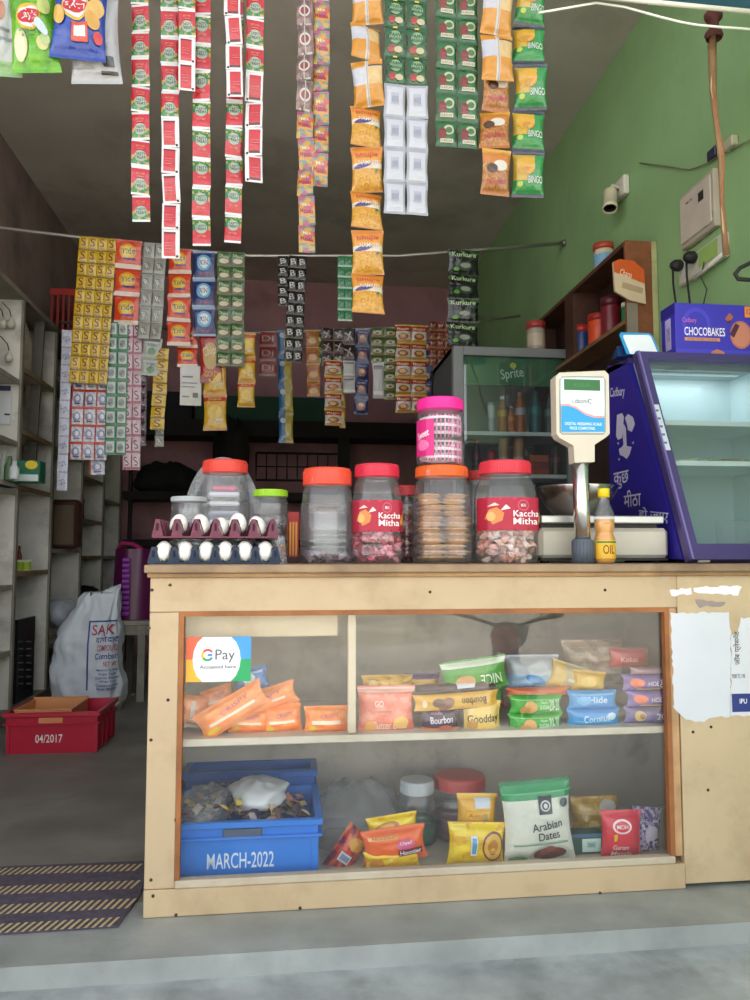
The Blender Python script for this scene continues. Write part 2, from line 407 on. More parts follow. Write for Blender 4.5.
# payment sticker on the glass
px0, py0 = W(185, 683); px1, py1 = W(251, 637); sw, sh = px1 - px0, py1 - py0; ys = FRONT + .0125
mb = MB(); P = lambda x, z, o: (px0 + x, ys - o, py0 + z)
mb.box(px0, ys, py0, px1, ys + .001, py1, 'f3f4f6')
def quad(a, b, c_, d, col): return ('p', [(a, b), (c_, b), (c_, d), (a, d)], col)
marks(mb, P, [quad(0, sh * .5, sw * .5, sh, 'ee6a4a'), quad(0, 0, sw * .5, sh * .5, 'f6b93b'), quad(sw * .5, sh * .5, sw, sh, '4a9fe8'), quad(sw * .5, 0, sw, sh * .5, '2fa866')], off=.0002)
marks(mb, P, [('e', sw * .47, sh * .5, sw * .37, sh * .64, 'f3f4f6')], off=.0006)
ring = []
for q in range(28):
    a0 = .5 + q * .19
    if a0 > 5.9: break
    colr = 'ea4335' if .6 < a0 < 2.4 else ('fbbc05' if a0 < 3.6 and a0 >= 2.4 else ('34a853' if 3.6 <= a0 < 5.3 else '4285f4'))
    cx, cy, r0, r1 = sw * .33, sh * .6, sh * .09, sh * .135
    b0 = a0 + .2
    ring.append(('p', [(cx + r0 * math.cos(a0), cy + r0 * math.sin(a0)), (cx + r1 * math.cos(a0), cy + r1 * math.sin(a0)), (cx + r1 * math.cos(b0), cy + r1 * math.sin(b0)), (cx + r0 * math.cos(b0), cy + r0 * math.sin(b0))], colr))
marks(mb, P, ring, off=.0008)
marks(mb, P, [('r', sw * .33, sh * .575, sw * .40, sh * .62, '4285f4'), ('t', 'Pay', sw * .60, sh * .57, sw * .30, sh * .30, '5f6368', 0, 0.0), ('t', 'Accepted here', sw * .49, sh * .32, sw * .56, sh * .10, '5f6368', 0, .01)], off=.0012)
# the white disc may not run over the card's edge
for i, v in enumerate(mb.v): mb.v[i] = (min(max(v[0], px0), px1), v[1], min(max(v[2], py0), py1))
cpart('payment_sticker', mb, MAT['card'], GP)['label'] = 'white payment sticker with coloured corners'

# ------------------------------------------------------------------ wrappers
def pillow(w_, h_, t, art, back='c9c9cc', items=(), nx=10, ny=14, crimp=.07, mb=None, M=None, side=0.0, wr=.0, seed=0, bitems=()):
    """a filled wrapper centred on x, hanging from z=0 down to -h_, front facing -y"""
    mb = mb or MB()
    def bulge(u, v):
        v2 = (v - crimp) / (1 - 2 * crimp)
        a = 0 if v2 <= 0 or v2 >= 1 else (1 - abs(2 * v2 - 1) ** 2.6)
        u2 = (u - side) / (1 - 2 * side) if side else u
        b = 0 if u2 <= 0 or u2 >= 1 else (1 - abs(2 * u2 - 1) ** 2.6)
        q = t * .5 * math.sqrt(a * b) if a * b > 0 else 0
        if wr: q += wr * a * b * noise.noise(Vector((u * 5 + seed, v * 6, seed * 1.7)))
        return q
    def P(x, z, o, s=-1):
        u = min(max(x / w_ + .5, 0), 1); v = min(max(z / h_, 0), 1)
        pinch = 1 - .10 * (math.sin(PI * v) if t > .012 else 0)
        return (x * pinch, s * (bulge(u, v) + .0006 + o), z - h_)
    if not callable(art): c_ = art; art = lambda u, v: c_
    mb.surf(lambda u, v: P((u - .5) * w_, v * h_, 0), nx, ny, art, M=M)
    mb.surf(lambda u, v: P((.5 - u) * w_, v * h_, 0, 1), nx, ny, (lambda u, v: back(1 - u, v)) if callable(back) else back, M=M)
    sc = lambda its: [scale_item(i, w_, h_) for i in its]
    marks(mb, P, sc(items), M=M, off=.0005 + w_ * .009)
    if bitems: marks(mb, lambda x, z, o: P(-x, z, o, 1), sc(bitems), M=M, off=.0004)
    return mb
def scale_item(i, w_, h_):
    """unit coordinates (0..1 across, 0..1 up) to metres with x centred"""
    if i[0] == 't': return ('t', i[1], (i[2] - .5) * w_, i[3] * h_, i[4] * w_, i[5] * h_) + tuple(i[6:])
    if i[0] == 'e': return ('e', (i[1] - .5) * w_, i[2] * h_, i[3] * w_, i[4] * h_) + tuple(i[5:])
    if i[0] == 'r': return ('r', (i[1] - .5) * w_, i[2] * h_, (i[3] - .5) * w_, i[4] * h_) + tuple(i[5:])
    return ('p', [((x - .5) * w_, y * h_) for x, y in i[1]], i[2])
def bands(*b):
    """colour by height: (top fraction, colour), ... from the bottom up"""
    def f(u, v):
        for q, c in b:
            if v <= q: return c
        return b[-1][1]
    return f
def speckle(f, cols, n, lo=0, hi=1, amt=.5):
    def g_(u, v):
        if lo < v < hi:
            q = noise.noise(Vector((u * n, v * n * 1.4, 3.1)))
            if q > .12: return cols[0]
            if q < -.18: return cols[-1]
        return f(u, v)
    return g_
def redgreen():
    f = bands((.08, 'ffffff'), (.42, '3f9a55'), (.93, 'dc2f3d'), (1, 'ffffff'))
    return speckle(f, ['2f7a41', 'd9b04a'], 8, .08, .42)
K = {}
K['rg'] = dict(art=redgreen(), back='f1ecec', t=.006, items=[('e', .5, .36, .33, .21, 'b9c9b4'), ('t', 'TASTY', .5, .43, .56, .10, '24402c', 0, .03), ('t', 'TREAT', .5, .30, .6, .10, '24402c', 0, .03), ('t', 'SPICY MIX', .5, .72, .5, .08, 'ff9f7a'), ('r', .3, .60, .7, .64, 'f27a70')])
K['rgf'] = dict(art=speckle(bands((.07, 'ffffff'), (.52, 'e0323f'), (.93, '3b9a53'), (1, 'ffffff')), ['2f7a41', 'd9b04a'], 8, .55, .93), back='f1ecec', t=.006, items=[('e', .5, .60, .33, .2, 'b9c9b4'), ('t', 'TASTY', .5, .67, .56, .09, '24402c', 0, .03), ('t', 'TREAT', .5, .56, .6, .09, '24402c', 0, .03), ('t', 'SPICY MIX', .5, .3, .5, .08, 'ff9f7a')])
K['rb'] = dict(art=lambda u, v: 'ffffff' if (u > .78 or u < .06 or v < .07 or v > .93) else ('6c2a34' if v > .83 else 'e0424a'), back='dc2f3d', t=.006, items=[('e', .86, .07, .07, .04, '222222'), ('r', .2, .5, .6, .52, 'f58e8e'), ('r', .2, .4, .62, .42, 'f58e8e'), ('r', .2, .3, .58, .32, 'f58e8e')])
K['rbl'] = dict(art=lambda u, v: 'ffffff' if (u < .22 or u > .94 or v < .07 or v > .93) else ('6c2a34' if v < .17 else 'e0424a'), back='dc2f3d', t=.006, items=[('e', .14, .07, .07, .04, '222222'), ('r', .4, .5, .8, .52, 'f58e8e'), ('r', .4, .4, .82, .42, 'f58e8e')])
K['mix'] = dict(art=speckle(bands((.1, '5d6f72'), (.3, '87a39a'), (.55, 'e9a24a'), (.8, 'e2644e'), (1, '8a9a98')), ['d9a84a', 'c2607a'], 2.5), back='a58b86', t=.008, items=[('t', 'Masala', .5, .48, .8, .16, 'b3243c', -.1, .03), ('t', 'Mix', .5, .68, .5, .12, 'f6e8c8', 0, .03)])
K['mixb'] = dict(art=speckle(bands((.06, 'cfc9c2'), (1, '8d6f6a')), ['a98a80', '6a5654'], 3), back='a58b86', t=.008, items=[('e', .5, .5, .34, .22, 'e9e2dc'), ('e', .5, .5, .26, .15, '9c4a44'), ('r', .46, .0, .54, 1, 'cfc0b8')])
K['nam'] = dict(art=speckle(bands((.05, 'd98a20'), (.5, 'e8a92c'), (.62, 'f7ead0'), (.80, 'f4a531'), (.95, 'f0932a'), (1, 'd98a20')), ['f0b840', 'dc9426'], 16, .05, .5), back='d9cdb9', t=.022, crimp=.05, items=[('e', .35, .56, .3, .05, '5b4a92', .2), ('t', 'NAMKEEN', .58, .63, .72, .09, 'fff8e8', 0, .03), ('t', 'bhujia', .5, .79, .72, .13, 'e04a3c', .06, .04), ('e', .82, .45, .06, .035, '2f8b3e')])
K['namb'] = dict(art=lambda u, v: 'e9e4dc' if (.45 < u < .58) else (('d9dbe6' if u < .45 else 'eecb8a') if .45 < v < .85 else ('3a3f5c' if (v > .85 and v < .9 and u > .58) else 'e9a02f')), back='e8a92c', t=.022, crimp=.05, items=[('r', .5, 0, .53, 1, 'bdb7ae')])
K['grn'] = dict(art=lambda u, v: '1f5b2c' if (u < .06 or u > .94 or v < .06 or v > .94) else speckle(bands((.35, '3f7a3c'), (1, '255f33')), ['2c6a38', '1d4d29'], 6)(u, v), back='c9cdd6', t=.009, items=[('e', .5, .62, .3, .22, '8fb98a'), ('t', 'PAAN', .5, .70, .5, .13, '12351d', 0, .03), ('t', 'MASALA', .5, .55, .55, .12, '12351d', 0, .03), ('e', .33, .22, .18, .12, 'b5342b'), ('e', .66, .2, .2, .1, 'd7c9a0'), ('r', .4, .94, .6, 1, 'ffd23c')])
K['grn2'] = dict(art=lambda u, v: '24622f' if (u < .06 or u > .94 or v < .08 or v > .92) else '2f7337', back='c9cdd6', t=.009, items=[('e', .62, .62, .26, .2, 'cfd9b8'), ('e', .30, .45, .2, .24, '8d2b24'), ('e', .62, .6, .17, .12, '55803f'), ('r', .2, .12, .82, .26, 'e4e2c4'), ('t', 'ILAICHI', .5, .19, .5, .08, '7a3a1c')])
K['slv'] = dict(art=lambda u, v: 'b9bcc6' if (u < .08 or u > .92 or v < .07 or v > .93) else 'dde0ea', back='255f33', t=.009, items=[('r', .3, .35, .68, .7, 'c6cad8'), ('t', '||||||', .5, .5, .3, .2, '8e93a8')])
K['noo'] = dict(art=speckle(bands((.08, 'c9761c'), (.5, 'c07a2a'), (.7, 'dfa24e'), (.9, 'e08a30'), (1, 'e8a92c')), ['cf8c3a', 'a8642a'], 14, .08, .7), back='e9a02f', t=.02, items=[('t', 'Noodles', .5, .28, .7, .13, 'd63a4b', .1, .04), ('e', .6, .62, .26, .12, 'f3ead8'), ('e', .3, .55, .2, .1, '5a3a20')])
K['lay2'] = dict(art=speckle(lambda u, v: '3b4350' if (v < .07 or v > .93) else ('2fa04a' if u > .25 + .5 * v or v < .35 else 'e2b93a'), ['2fa04a', '2fa04a'], 3, 2, 3), back='8a93a0', t=.022, items=[('e', .38, .66, .30, .2, 'f0b72c'), ('e', .45, .55, .2, .08, 'd99a22'), ('t', 'BINGO', .7, .36, .48, .16, 'f5f7f0', 0, .04), ('e', .2, .26, .09, .06, 'c9dc3a')])
K['S'] = dict(art=lambda u, v: '8a6d10' if (v < .05 or v > .95 or u < .04) else 'e3b91c', back='c9b46a', t=.005, items=[('t', 'S', .5, .55, .5, .62, '7b3a12', 0, .05), ('r', .2, .1, .8, .15, 'b98c12')])
K['tide'] = dict(art=bands((.12, 'f0d8c8'), (.18, '3a3f92'), (.93, 'e8491f'), (1, 'c93a1c')), back='e8a07a', t=.010, items=[('e', .48, .58, .34, .28, 'f6a823'), ('e', .48, .58, .24, .20, 'f5d23c'), ('t', 'Tide', .5, .6, .56, .20, '203a8c', .1, .04), ('r', .3, .3, .8, .36, '3a3f92')])
K['teal'] = dict(art=lambda u, v: '157a4c' if (u < .12 or u > .88 or v < .12 or v > .9) else 'cfd3d2', back='b9bcb9', t=.006, items=[('e', .5, .5, .28, .26, '8d9a98'), ('t', 'mint', .5, .5, .5, .2, '5a4a6a', .3, .03)])
K['pinks'] = dict(art=lambda u, v: 'a8486a' if (u < .1 or v < .12) else 'd9bcc6', back='bdb4bb', t=.006, items=[('t', 'S', .5, .52, .42, .55, '5f2a3a', .2, .04)])
K['lil'] = dict(art=lambda u, v: 'c9452f' if (v > .84 or u < .06) else ('c4c2d6' if (u + v) % .5 < .3 else 'e4e4ee'), back='c9c9d6', t=.006, items=[('e', .5, .42, .3, .28, '8b8fb8'), ('e', .55, .45, .16, .14, 'e9e9f2'), ('r', .3, .12, .8, .2, '5a3f66')])
K['lilt'] = dict(art=lambda u, v: '9d9db8' if v < .08 else 'cfd0e2', back='c9c9d6', t=.005, items=[('t', 'care', .5, .5, .6, .3, '7d7da6', .4, .02)])
K['sil2'] = dict(art=lambda u, v: '6d6d66' if (u < .06 or v < .06) else 'a9a9a2', back='9d9d98', t=.008, items=[('e', .5, .5, .3, .26, '8b8b84'), ('t', 'R', .5, .5, .3, .4, 'd8d8d2', .4, .03)])
K['blu'] = dict(art=bands((.1, '9fb6d8'), (.2, '1f2a66'), (.93, '16357d'), (1, '9fb0d0')), back='4a5a8c', t=.010, items=[('e', .5, .58, .34, .28, '6db8e0'), ('e', .5, .58, .24, .2, 'e8f0f6'), ('t', 'RIN', .5, .58, .4, .16, '1b2a66', 0, .05), ('t', 'Bright', .6, .17, .5, .11, 'd0409c', .05, .04)])
K['dgr'] = dict(art=lambda u, v: '2f5a24' if (u < .08 or v < .1) else ('476b34' if v > .45 else '6b5a3a'), back='4a5a3a', t=.007, items=[('e', .5, .35, .34, .17, 'd9cda6'), ('t', 'Dhara', .5, .68, .7, .2, 'd8e8b8', -.2, .03)])
K['redb'] = dict(art=bands((.1, '9c1f1a'), (.9, 'b3241f'), (1, 'e0a030')), back='8d3a30', t=.012, items=[('e', .5, .5, .36, .26, 'c9a24a'), ('t', 'Chips', .5, .58, .7, .22, 'f2e0b0', .2, .04), ('t', 'GOLD', .5, .16, .6, .1, 'f0c040', 0, .03)])
K['yel'] = dict(art=bands((.06, 'c98a1c'), (.82, 'e2ae26'), (.94, 'c23a1f'), (1, 'd9952a')), back='c9a24a', t=.016, items=[('t', 'Snack', .5, .88, .6, .08, 'f5d9a0', 0, .03), ('e', .5, .5, .32, .2, 'f0c64a'), ('r', .55, .25, .85, .31, 'cfd3d9')])
K['whi'] = dict(art=lambda u, v: 'd9d6d2', back='d9d6d2', t=.008, items=[('r', .1, .7, .6, .74, '6a6a70'), ('r', .1, .55, .8, .58, '8a8a90'), ('r', .1, .45, .7, .48, '8a8a90'), ('r', .6, .2, .85, .32, '55555c'), ('r', .1, .2, .45, .24, '8a8a90')])
K['blk'] = dict(art=lambda u, v: '2c2628' if (u < .1 or v < .1) else '161214', back='8a8684', t=.008, items=[('t', 'B', .5, .5, .55, .5, 'c9c4c0', .2, .05)])
K['mgr'] = dict(art=lambda u, v: '3b8a5a' if v > .12 else 'a9c9b0', back='5a8a6a', t=.006, items=[('t', 'C', .5, .5, .5, .5, '1d4a30', 0, .05)])
K['bg'] = dict(art=speckle(bands((.72, '131516'), (.97, '3f7a26'), (1, '131516')), ['131516', '27402a'], 5, .6, 1), back='2a2c2a', t=.012, items=[('t', 'Kurkure', .5, .8, .8, .2, 'e6f0d0', 0, .04), ('e', .5, .34, .3, .18, '39423a'), ('e', .55, .36, .18, .1, 'a9b0a0'), ('e', .25, .2, .1, .08, '5aa82c')])
K['rdi'] = dict(art=bands((.15, 'c9a9a4'), (1, 'a5262a')), back='8d3a38', t=.008, items=[('t', 'Di', .5, .55, .7, .4, 'e2c4bf', 0, .04)])
K['byl'] = dict(art=lambda u, v: '2a78b8' if u < .5 else 'c9b236', back='7a98b0', t=.012, items=[('e', .65, .5, .24, .22, 'e0c84a'), ('e', .3, .8, .2, .1, 'e6eef5'), ('t', 'Lemon', .4, .25, .6, .14, 'f2f6fa', .5, .04)])
K['org'] = dict(art=bands((.1, '9c4a1c'), (.9, 'd98a3a'), (1, 'e6c080')), back='b98a5a', t=.010, items=[('t', 'Moon', .5, .68, .8, .22, 'b3241f', .2, .05), ('e', .5, .34, .34, .17, 'f0c47a')])
K['grs'] = dict(art=lambda u, v: '3f7a2c', back='5a7a4a', t=.008, items=[('e', .5, .5, .3, .2, 'b9cf6a')])
K['drk'] = dict(art=lambda u, v: '2f2322' if u > .1 else '6a4a42', back='6a5a58', t=.008, items=[('t', 'x', .5, .5, .6, .5, 'c9b4ac', .3, .05), ('r', .1, .05, .9, .14, '8a4a3a')])
K['wry'] = dict(art=bands((.12, 'c9942a'), (.6, 'e6dccb'), (.9, 'c2301f'), (1, 'e6c64a')), back='d9cbb4', t=.014, items=[('t', 'Maggie', .5, .75, .8, .18, 'f5e6c0', 0, .05), ('e', .5, .34, .36, .18, 'b9482a'), ('e', .5, .36, .22, .1, 'e0b24a')])
K['sil'] = dict(art=bands((.1, 'a9a4a4'), (1, 'd6d2d4')), back='bdb9bb', t=.010, items=[('r', .1, .1, .9, .2, 'f2f0f2'), ('r', .1, .8, .9, .9, '8a8688')])
K['dkb'] = dict(art=lambda u, v: '24356f' if v < .8 else '3d4a8c', back='4a5580', t=.010, items=[('e', .5, .5, .34, .24, 'b9653a'), ('e', .48, .54, .2, .12, 'e0cfc0'), ('t', 'Oreo', .5, .87, .6, .12, 'e6eaf2', 0, .05)])
K['grb'] = dict(art=lambda u, v: '55703a' if v > .3 else '8a7a4a', back='5a6a4a', t=.008, items=[('e', .5, .45, .34, .22, 'c9c49a'), ('t', 'Elaichi', .5, .75, .7, .15, '24381d', .2, .04), ('e', .5, .4, .14, .1, '7a5a2c')])
K['brr'] = dict(art=lambda u, v: '8d3a2c' if v > .2 else 'a9724a', back='7a4a3c', t=.010, items=[('t', 'Kaju', .5, .6, .7, .3, 'd9b48a', .3, .05)])
K['mag'] = dict(art=lambda u, v: '3d1530' if u > .12 else '7a5a70', back='5a4a55', t=.008, items=[('t', 'k', .5, .5, .5, .5, 'b98aa6', .3, .05)])
K['mid'] = dict(art=lambda u, v: 'b4b9b0', back='a9aaa4', t=.010, items=[('e', .5, .3, .22, .18, '4a8a4a'), ('r', .1, .7, .9, .78, 'd9dcd6'), ('t', 'Vim', .5, .6, .5, .16, '3a5a8a', 0, .04)])
K['dgn'] = dict(art=lambda u, v: '1f4030', back='2a4438', t=.010, items=[('e', .5, .5, .3, .2, '3a6a50')])

_pk = {}
def wrapper_mesh(kind, w_, h_, cyd=False):
    k = (kind, cyd, round(w_, 3), round(h_, 3))
    if k not in _pk:
        d = K[kind]
        tt = min(d['t'] * 1.5, w_ * .34); big = kind in ('nam', 'namb', 'noo', 'lay2', 'yel', 'bg', 'redb')
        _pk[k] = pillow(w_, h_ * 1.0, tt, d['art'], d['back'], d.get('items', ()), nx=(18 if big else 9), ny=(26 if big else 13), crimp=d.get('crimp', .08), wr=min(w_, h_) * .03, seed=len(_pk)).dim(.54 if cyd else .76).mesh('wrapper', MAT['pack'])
    return _pk[k]
def strip(name, label, cat, group, cx, top, bot, wpx, Y, segs, cols=1, part='sachet', tilt=0.0, wav=1.0, botx=None):
    """segs: [(kind, number of rows)], from the top; top and bottom rows fill top..bot"""
    pt = at(cx, top, Y); pb = at(botx if botx is not None else cx, bot, Y)
    n = sum(q[1] for q in segs); H = pt.z - pb.z; h_ = H / n; s = mpp(cx, Y); w_ = wpx * s / cols
    lean = math.atan2(pb.x - pt.x, H)
    root = thing(name, label, cat, (pt.x, pt.y, pt.z), 0, group); root.rotation_euler = (0, -lean + tilt, 0)
    rnd = random.Random(int(cx * 7 + top)); row = 0; y = 0.0; sgn = 1
    for kind, m in segs:
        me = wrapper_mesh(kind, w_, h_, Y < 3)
        for i in range(m):
            a = sgn * rnd.uniform(2, 9) * wav; sgn = -sgn
            for c_ in range(cols):
                o = bpy.data.objects.new(part, me); COL.objects.link(o); o.parent = root
                o.location = ((c_ - (cols - 1) / 2) * w_, y, -row * h_)
                o.rotation_euler = (math.radians(a), math.radians(rnd.uniform(-1.5, 1.5) * wav), math.radians(rnd.uniform(-10, 10) * wav))
            y += math.sin(math.radians(a)) * h_; row += 1
    return root

# rods the goods hang from
YA = 1.93
def rod(name, label, pts, r, col, m, Y=None):
    w_ = [at(px, py, Y or yy) if len(q) == 2 else None for q in [] for px, py in [q]]
    P_ = [at(q[0], q[1], Y if Y else q[2]) for q in pts]
    return tag(MB().tube(P_, r, col, 10).build(name, MAT[m]), label, 'rod')
rod('hanging_rod', 'pale metal rod along the shop front carrying the first curtain of sachet strips', [(-80, -80), (120, -55), (330, -32), (560, -7), (660, 3), (775, 14)], .007, 'd8d2c4', 'plastic', YA)
YM = 4.28; YR = 5.25
e1 = at_x(565, 243, XR)
rod('hanging_rod', 'thin metal rod sagging across the shop below the ceiling', [(-70, 220, YM), (0, 228, YM), (75, 237, YM), (180, 250, YM), (250, 256, YM), (400, 256, YM), (480, 250, YM), (565, 243, e1.y)], .011, 'a9a49c', 'alu')
e2 = at_x(520, 316, XR)
rod('hanging_rod', 'rear thin rod near the back wall holding small snack strips', [(60, 322, YR), (250, 333, YR), (430, 327, YR), (520, 316, e2.y)], .011, 'b0aaa2', 'alu')
for px, py in ((565, 243),):
    b = MB(); p = at_x(px, py, XR); b.lathe([(.022, 0), (.022, .012), (.012, .016), (.012, .03)], '8a8a80', 14, M=T(p.x - .001, p.y, p.z, ry=-PI / 2))
    tag(b.build('rod_bracket', MAT['alu']), 'round wall bracket holding the end of the thin rod on the green wall', 'bracket')

G1 = None
yA = lambda d: YA + .012 + d
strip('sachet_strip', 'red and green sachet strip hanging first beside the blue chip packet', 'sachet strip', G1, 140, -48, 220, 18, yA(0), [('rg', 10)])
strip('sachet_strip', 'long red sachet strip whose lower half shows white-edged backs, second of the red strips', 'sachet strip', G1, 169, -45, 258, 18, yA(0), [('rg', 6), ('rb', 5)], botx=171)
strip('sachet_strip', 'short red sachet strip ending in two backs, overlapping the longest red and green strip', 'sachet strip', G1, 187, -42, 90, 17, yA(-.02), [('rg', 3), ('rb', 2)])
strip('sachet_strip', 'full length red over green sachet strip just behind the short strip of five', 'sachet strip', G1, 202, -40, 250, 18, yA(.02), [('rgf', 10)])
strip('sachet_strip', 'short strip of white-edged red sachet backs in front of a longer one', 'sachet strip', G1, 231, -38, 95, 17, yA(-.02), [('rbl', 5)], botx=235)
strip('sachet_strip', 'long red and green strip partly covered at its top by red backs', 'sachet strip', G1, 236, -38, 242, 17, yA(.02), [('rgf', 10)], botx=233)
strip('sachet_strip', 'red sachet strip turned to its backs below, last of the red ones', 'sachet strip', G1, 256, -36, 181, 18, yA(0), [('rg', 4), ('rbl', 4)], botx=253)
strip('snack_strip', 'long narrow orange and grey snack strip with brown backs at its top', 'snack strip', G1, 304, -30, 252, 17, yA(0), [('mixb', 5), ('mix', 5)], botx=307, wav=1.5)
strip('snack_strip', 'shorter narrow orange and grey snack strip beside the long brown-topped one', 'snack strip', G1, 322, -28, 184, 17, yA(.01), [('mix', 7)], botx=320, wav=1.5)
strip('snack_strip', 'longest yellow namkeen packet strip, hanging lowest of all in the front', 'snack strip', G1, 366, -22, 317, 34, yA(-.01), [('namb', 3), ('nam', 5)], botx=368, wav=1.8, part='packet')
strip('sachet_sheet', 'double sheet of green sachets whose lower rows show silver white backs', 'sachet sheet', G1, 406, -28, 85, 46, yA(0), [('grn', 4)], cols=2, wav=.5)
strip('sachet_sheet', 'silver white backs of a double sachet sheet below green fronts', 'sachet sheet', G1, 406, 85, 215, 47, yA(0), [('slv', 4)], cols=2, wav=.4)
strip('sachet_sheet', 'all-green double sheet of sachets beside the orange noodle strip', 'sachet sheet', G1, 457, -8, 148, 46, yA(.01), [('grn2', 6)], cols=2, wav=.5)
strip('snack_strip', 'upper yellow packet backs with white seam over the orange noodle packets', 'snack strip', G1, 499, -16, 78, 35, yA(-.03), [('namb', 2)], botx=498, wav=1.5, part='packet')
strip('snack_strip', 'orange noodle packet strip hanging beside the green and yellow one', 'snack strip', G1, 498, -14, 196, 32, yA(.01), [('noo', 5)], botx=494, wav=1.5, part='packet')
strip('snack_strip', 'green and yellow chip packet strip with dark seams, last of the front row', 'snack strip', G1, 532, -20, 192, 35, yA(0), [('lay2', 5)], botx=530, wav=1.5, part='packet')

# chip packets at the upper corner
def chip(label, cx, top, bot, wpx, Y, art, items, back='c9ccd2', tilt=0, seed=1, name='chip_packet'):
    p = at(cx, top, Y); s = mpp(cx, Y); h_ = p.z - at(cx, bot, Y).z
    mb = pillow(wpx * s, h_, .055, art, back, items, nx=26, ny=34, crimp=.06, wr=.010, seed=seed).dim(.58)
    o = mb.build(name, MAT['pack']); o.location = p; o.rotation_euler = (0, tilt, 0)
    return tag(o, label, 'chip packet')
def lays(body, rot, txt, extra):
    return [('e', .46, .52, .27, .155, 'f3c92e'), ('e', .46, .52, .235, .125, 'ffffff'), ('e', .46, .52, .24, .082, 'd9252c', .12), ('t', txt, .46, .52, .36, .105, 'ffffff', rot, .04)] + extra
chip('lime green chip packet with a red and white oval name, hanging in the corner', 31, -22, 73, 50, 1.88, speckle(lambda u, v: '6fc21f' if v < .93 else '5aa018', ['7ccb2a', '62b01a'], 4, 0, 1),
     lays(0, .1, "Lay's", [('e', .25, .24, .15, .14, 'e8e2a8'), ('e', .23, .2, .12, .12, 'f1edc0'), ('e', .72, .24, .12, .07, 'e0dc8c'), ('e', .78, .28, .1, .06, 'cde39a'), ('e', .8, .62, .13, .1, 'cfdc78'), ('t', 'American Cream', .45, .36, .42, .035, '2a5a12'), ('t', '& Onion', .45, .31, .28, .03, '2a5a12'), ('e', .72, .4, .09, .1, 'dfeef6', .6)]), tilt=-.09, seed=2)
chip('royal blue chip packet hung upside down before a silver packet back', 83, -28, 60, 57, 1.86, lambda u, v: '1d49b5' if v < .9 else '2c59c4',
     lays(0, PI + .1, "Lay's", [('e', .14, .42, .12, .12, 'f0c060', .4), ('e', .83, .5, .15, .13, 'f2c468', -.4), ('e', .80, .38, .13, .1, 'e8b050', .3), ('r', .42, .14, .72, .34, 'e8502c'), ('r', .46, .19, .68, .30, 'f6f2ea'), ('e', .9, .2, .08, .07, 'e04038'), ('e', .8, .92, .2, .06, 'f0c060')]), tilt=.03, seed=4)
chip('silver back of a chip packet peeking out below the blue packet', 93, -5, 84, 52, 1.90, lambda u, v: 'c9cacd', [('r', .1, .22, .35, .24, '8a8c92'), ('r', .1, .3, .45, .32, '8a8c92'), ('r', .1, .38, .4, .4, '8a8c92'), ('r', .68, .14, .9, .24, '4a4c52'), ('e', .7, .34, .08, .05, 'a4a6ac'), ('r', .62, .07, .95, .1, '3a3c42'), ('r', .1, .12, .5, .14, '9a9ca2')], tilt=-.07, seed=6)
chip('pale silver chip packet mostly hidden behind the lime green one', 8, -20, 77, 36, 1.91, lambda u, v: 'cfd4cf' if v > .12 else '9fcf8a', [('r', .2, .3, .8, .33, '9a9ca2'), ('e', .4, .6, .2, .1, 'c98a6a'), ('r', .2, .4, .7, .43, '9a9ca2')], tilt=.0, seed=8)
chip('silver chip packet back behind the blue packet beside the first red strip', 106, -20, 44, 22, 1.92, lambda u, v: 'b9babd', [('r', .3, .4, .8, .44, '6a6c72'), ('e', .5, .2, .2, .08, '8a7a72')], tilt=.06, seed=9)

# goods on the sagging rod
Y = YM - .03
def ms(label, cx, top, bot, wpx, segs, cols=1, botx=None, dy=0.0, wav=.8, name='sachet_strip', cat='sachet strip', part='sachet', Y0=None):
    strip(name, label, cat, None, cx, top, bot, wpx, (Y0 or Y) + dy, segs, cols, part, 0, wav, botx)
ms('wide yellow sachet sheet in four columns printed with brown letters', 98, 237, 384, 37, [('S', 11)], 4, botx=88, wav=.4, name='sachet_sheet', cat='sachet sheet')
ms('orange detergent sachet strip of three beside the wide yellow sheet', 129, 240, 324, 27, [('tide', 3)], botx=126, part='packet')
ms('narrow orange detergent strip edge-on against the silver sheet', 140, 242, 322, 9, [('tide', 3)], dy=.04, botx=136)
ms('green-bordered pale mint sachet sheet in two columns below the orange detergent', 118, 322, 455, 21, [('teal', 9)], 2, dy=.02, botx=115, wav=.3, name='sachet_sheet', cat='sachet sheet')
ms('pinkish lettered sachet sheet hanging beside the mint green-bordered one', 133, 322, 470, 18, [('pinks', 9)], 2, dy=.03, botx=131, wav=.4, name='sachet_sheet', cat='sachet sheet')
ms('red-rimmed lilac sachet sheet emerging under the yellow sheet', 91, 372, 460, 36, [('lil', 5)], 3, dy=.04, botx=88, wav=.9, name='sachet_sheet', cat='sachet sheet')
ms('short lilac tail of sachets below the red-rimmed lilac sheet', 97, 440, 475, 15, [('lil', 2)], 1, dy=.06, wav=1)
ms('thin pale lilac sachet strip hanging lowest beside the shelving', 67, 330, 491, 10, [('lilt', 9)], botx=62, dy=.05, wav=.4)
ms('silver grey double sachet sheet beside the orange detergent sachets', 155, 243, 340, 24, [('sil2', 6)], 2, botx=149, wav=.8, name='sachet_sheet', cat='sachet sheet')
ms('pale green and white packet pair under the silver sheet', 153, 338, 376, 20, [('mid', 2)], botx=150, dy=.02)
ms('dark plum sachet strip half hidden beside the yellow tail', 142, 372, 446, 10, [('mag', 6)], dy=.04, botx=141)
ms('narrow yellow lettered sachet strip ending in the middle of the gap', 162, 348, 430, 14, [('S', 7)], 1, botx=157, dy=.02)
ms('tiny silver sachet tail below the narrow yellow strip', 159, 424, 447, 9, [('sil2', 2)], dy=.05, wav=1.2)
ms('second orange detergent strip of four next to the dark blue one', 180, 249, 345, 24, [('tide', 4)], part='packet', botx=178)
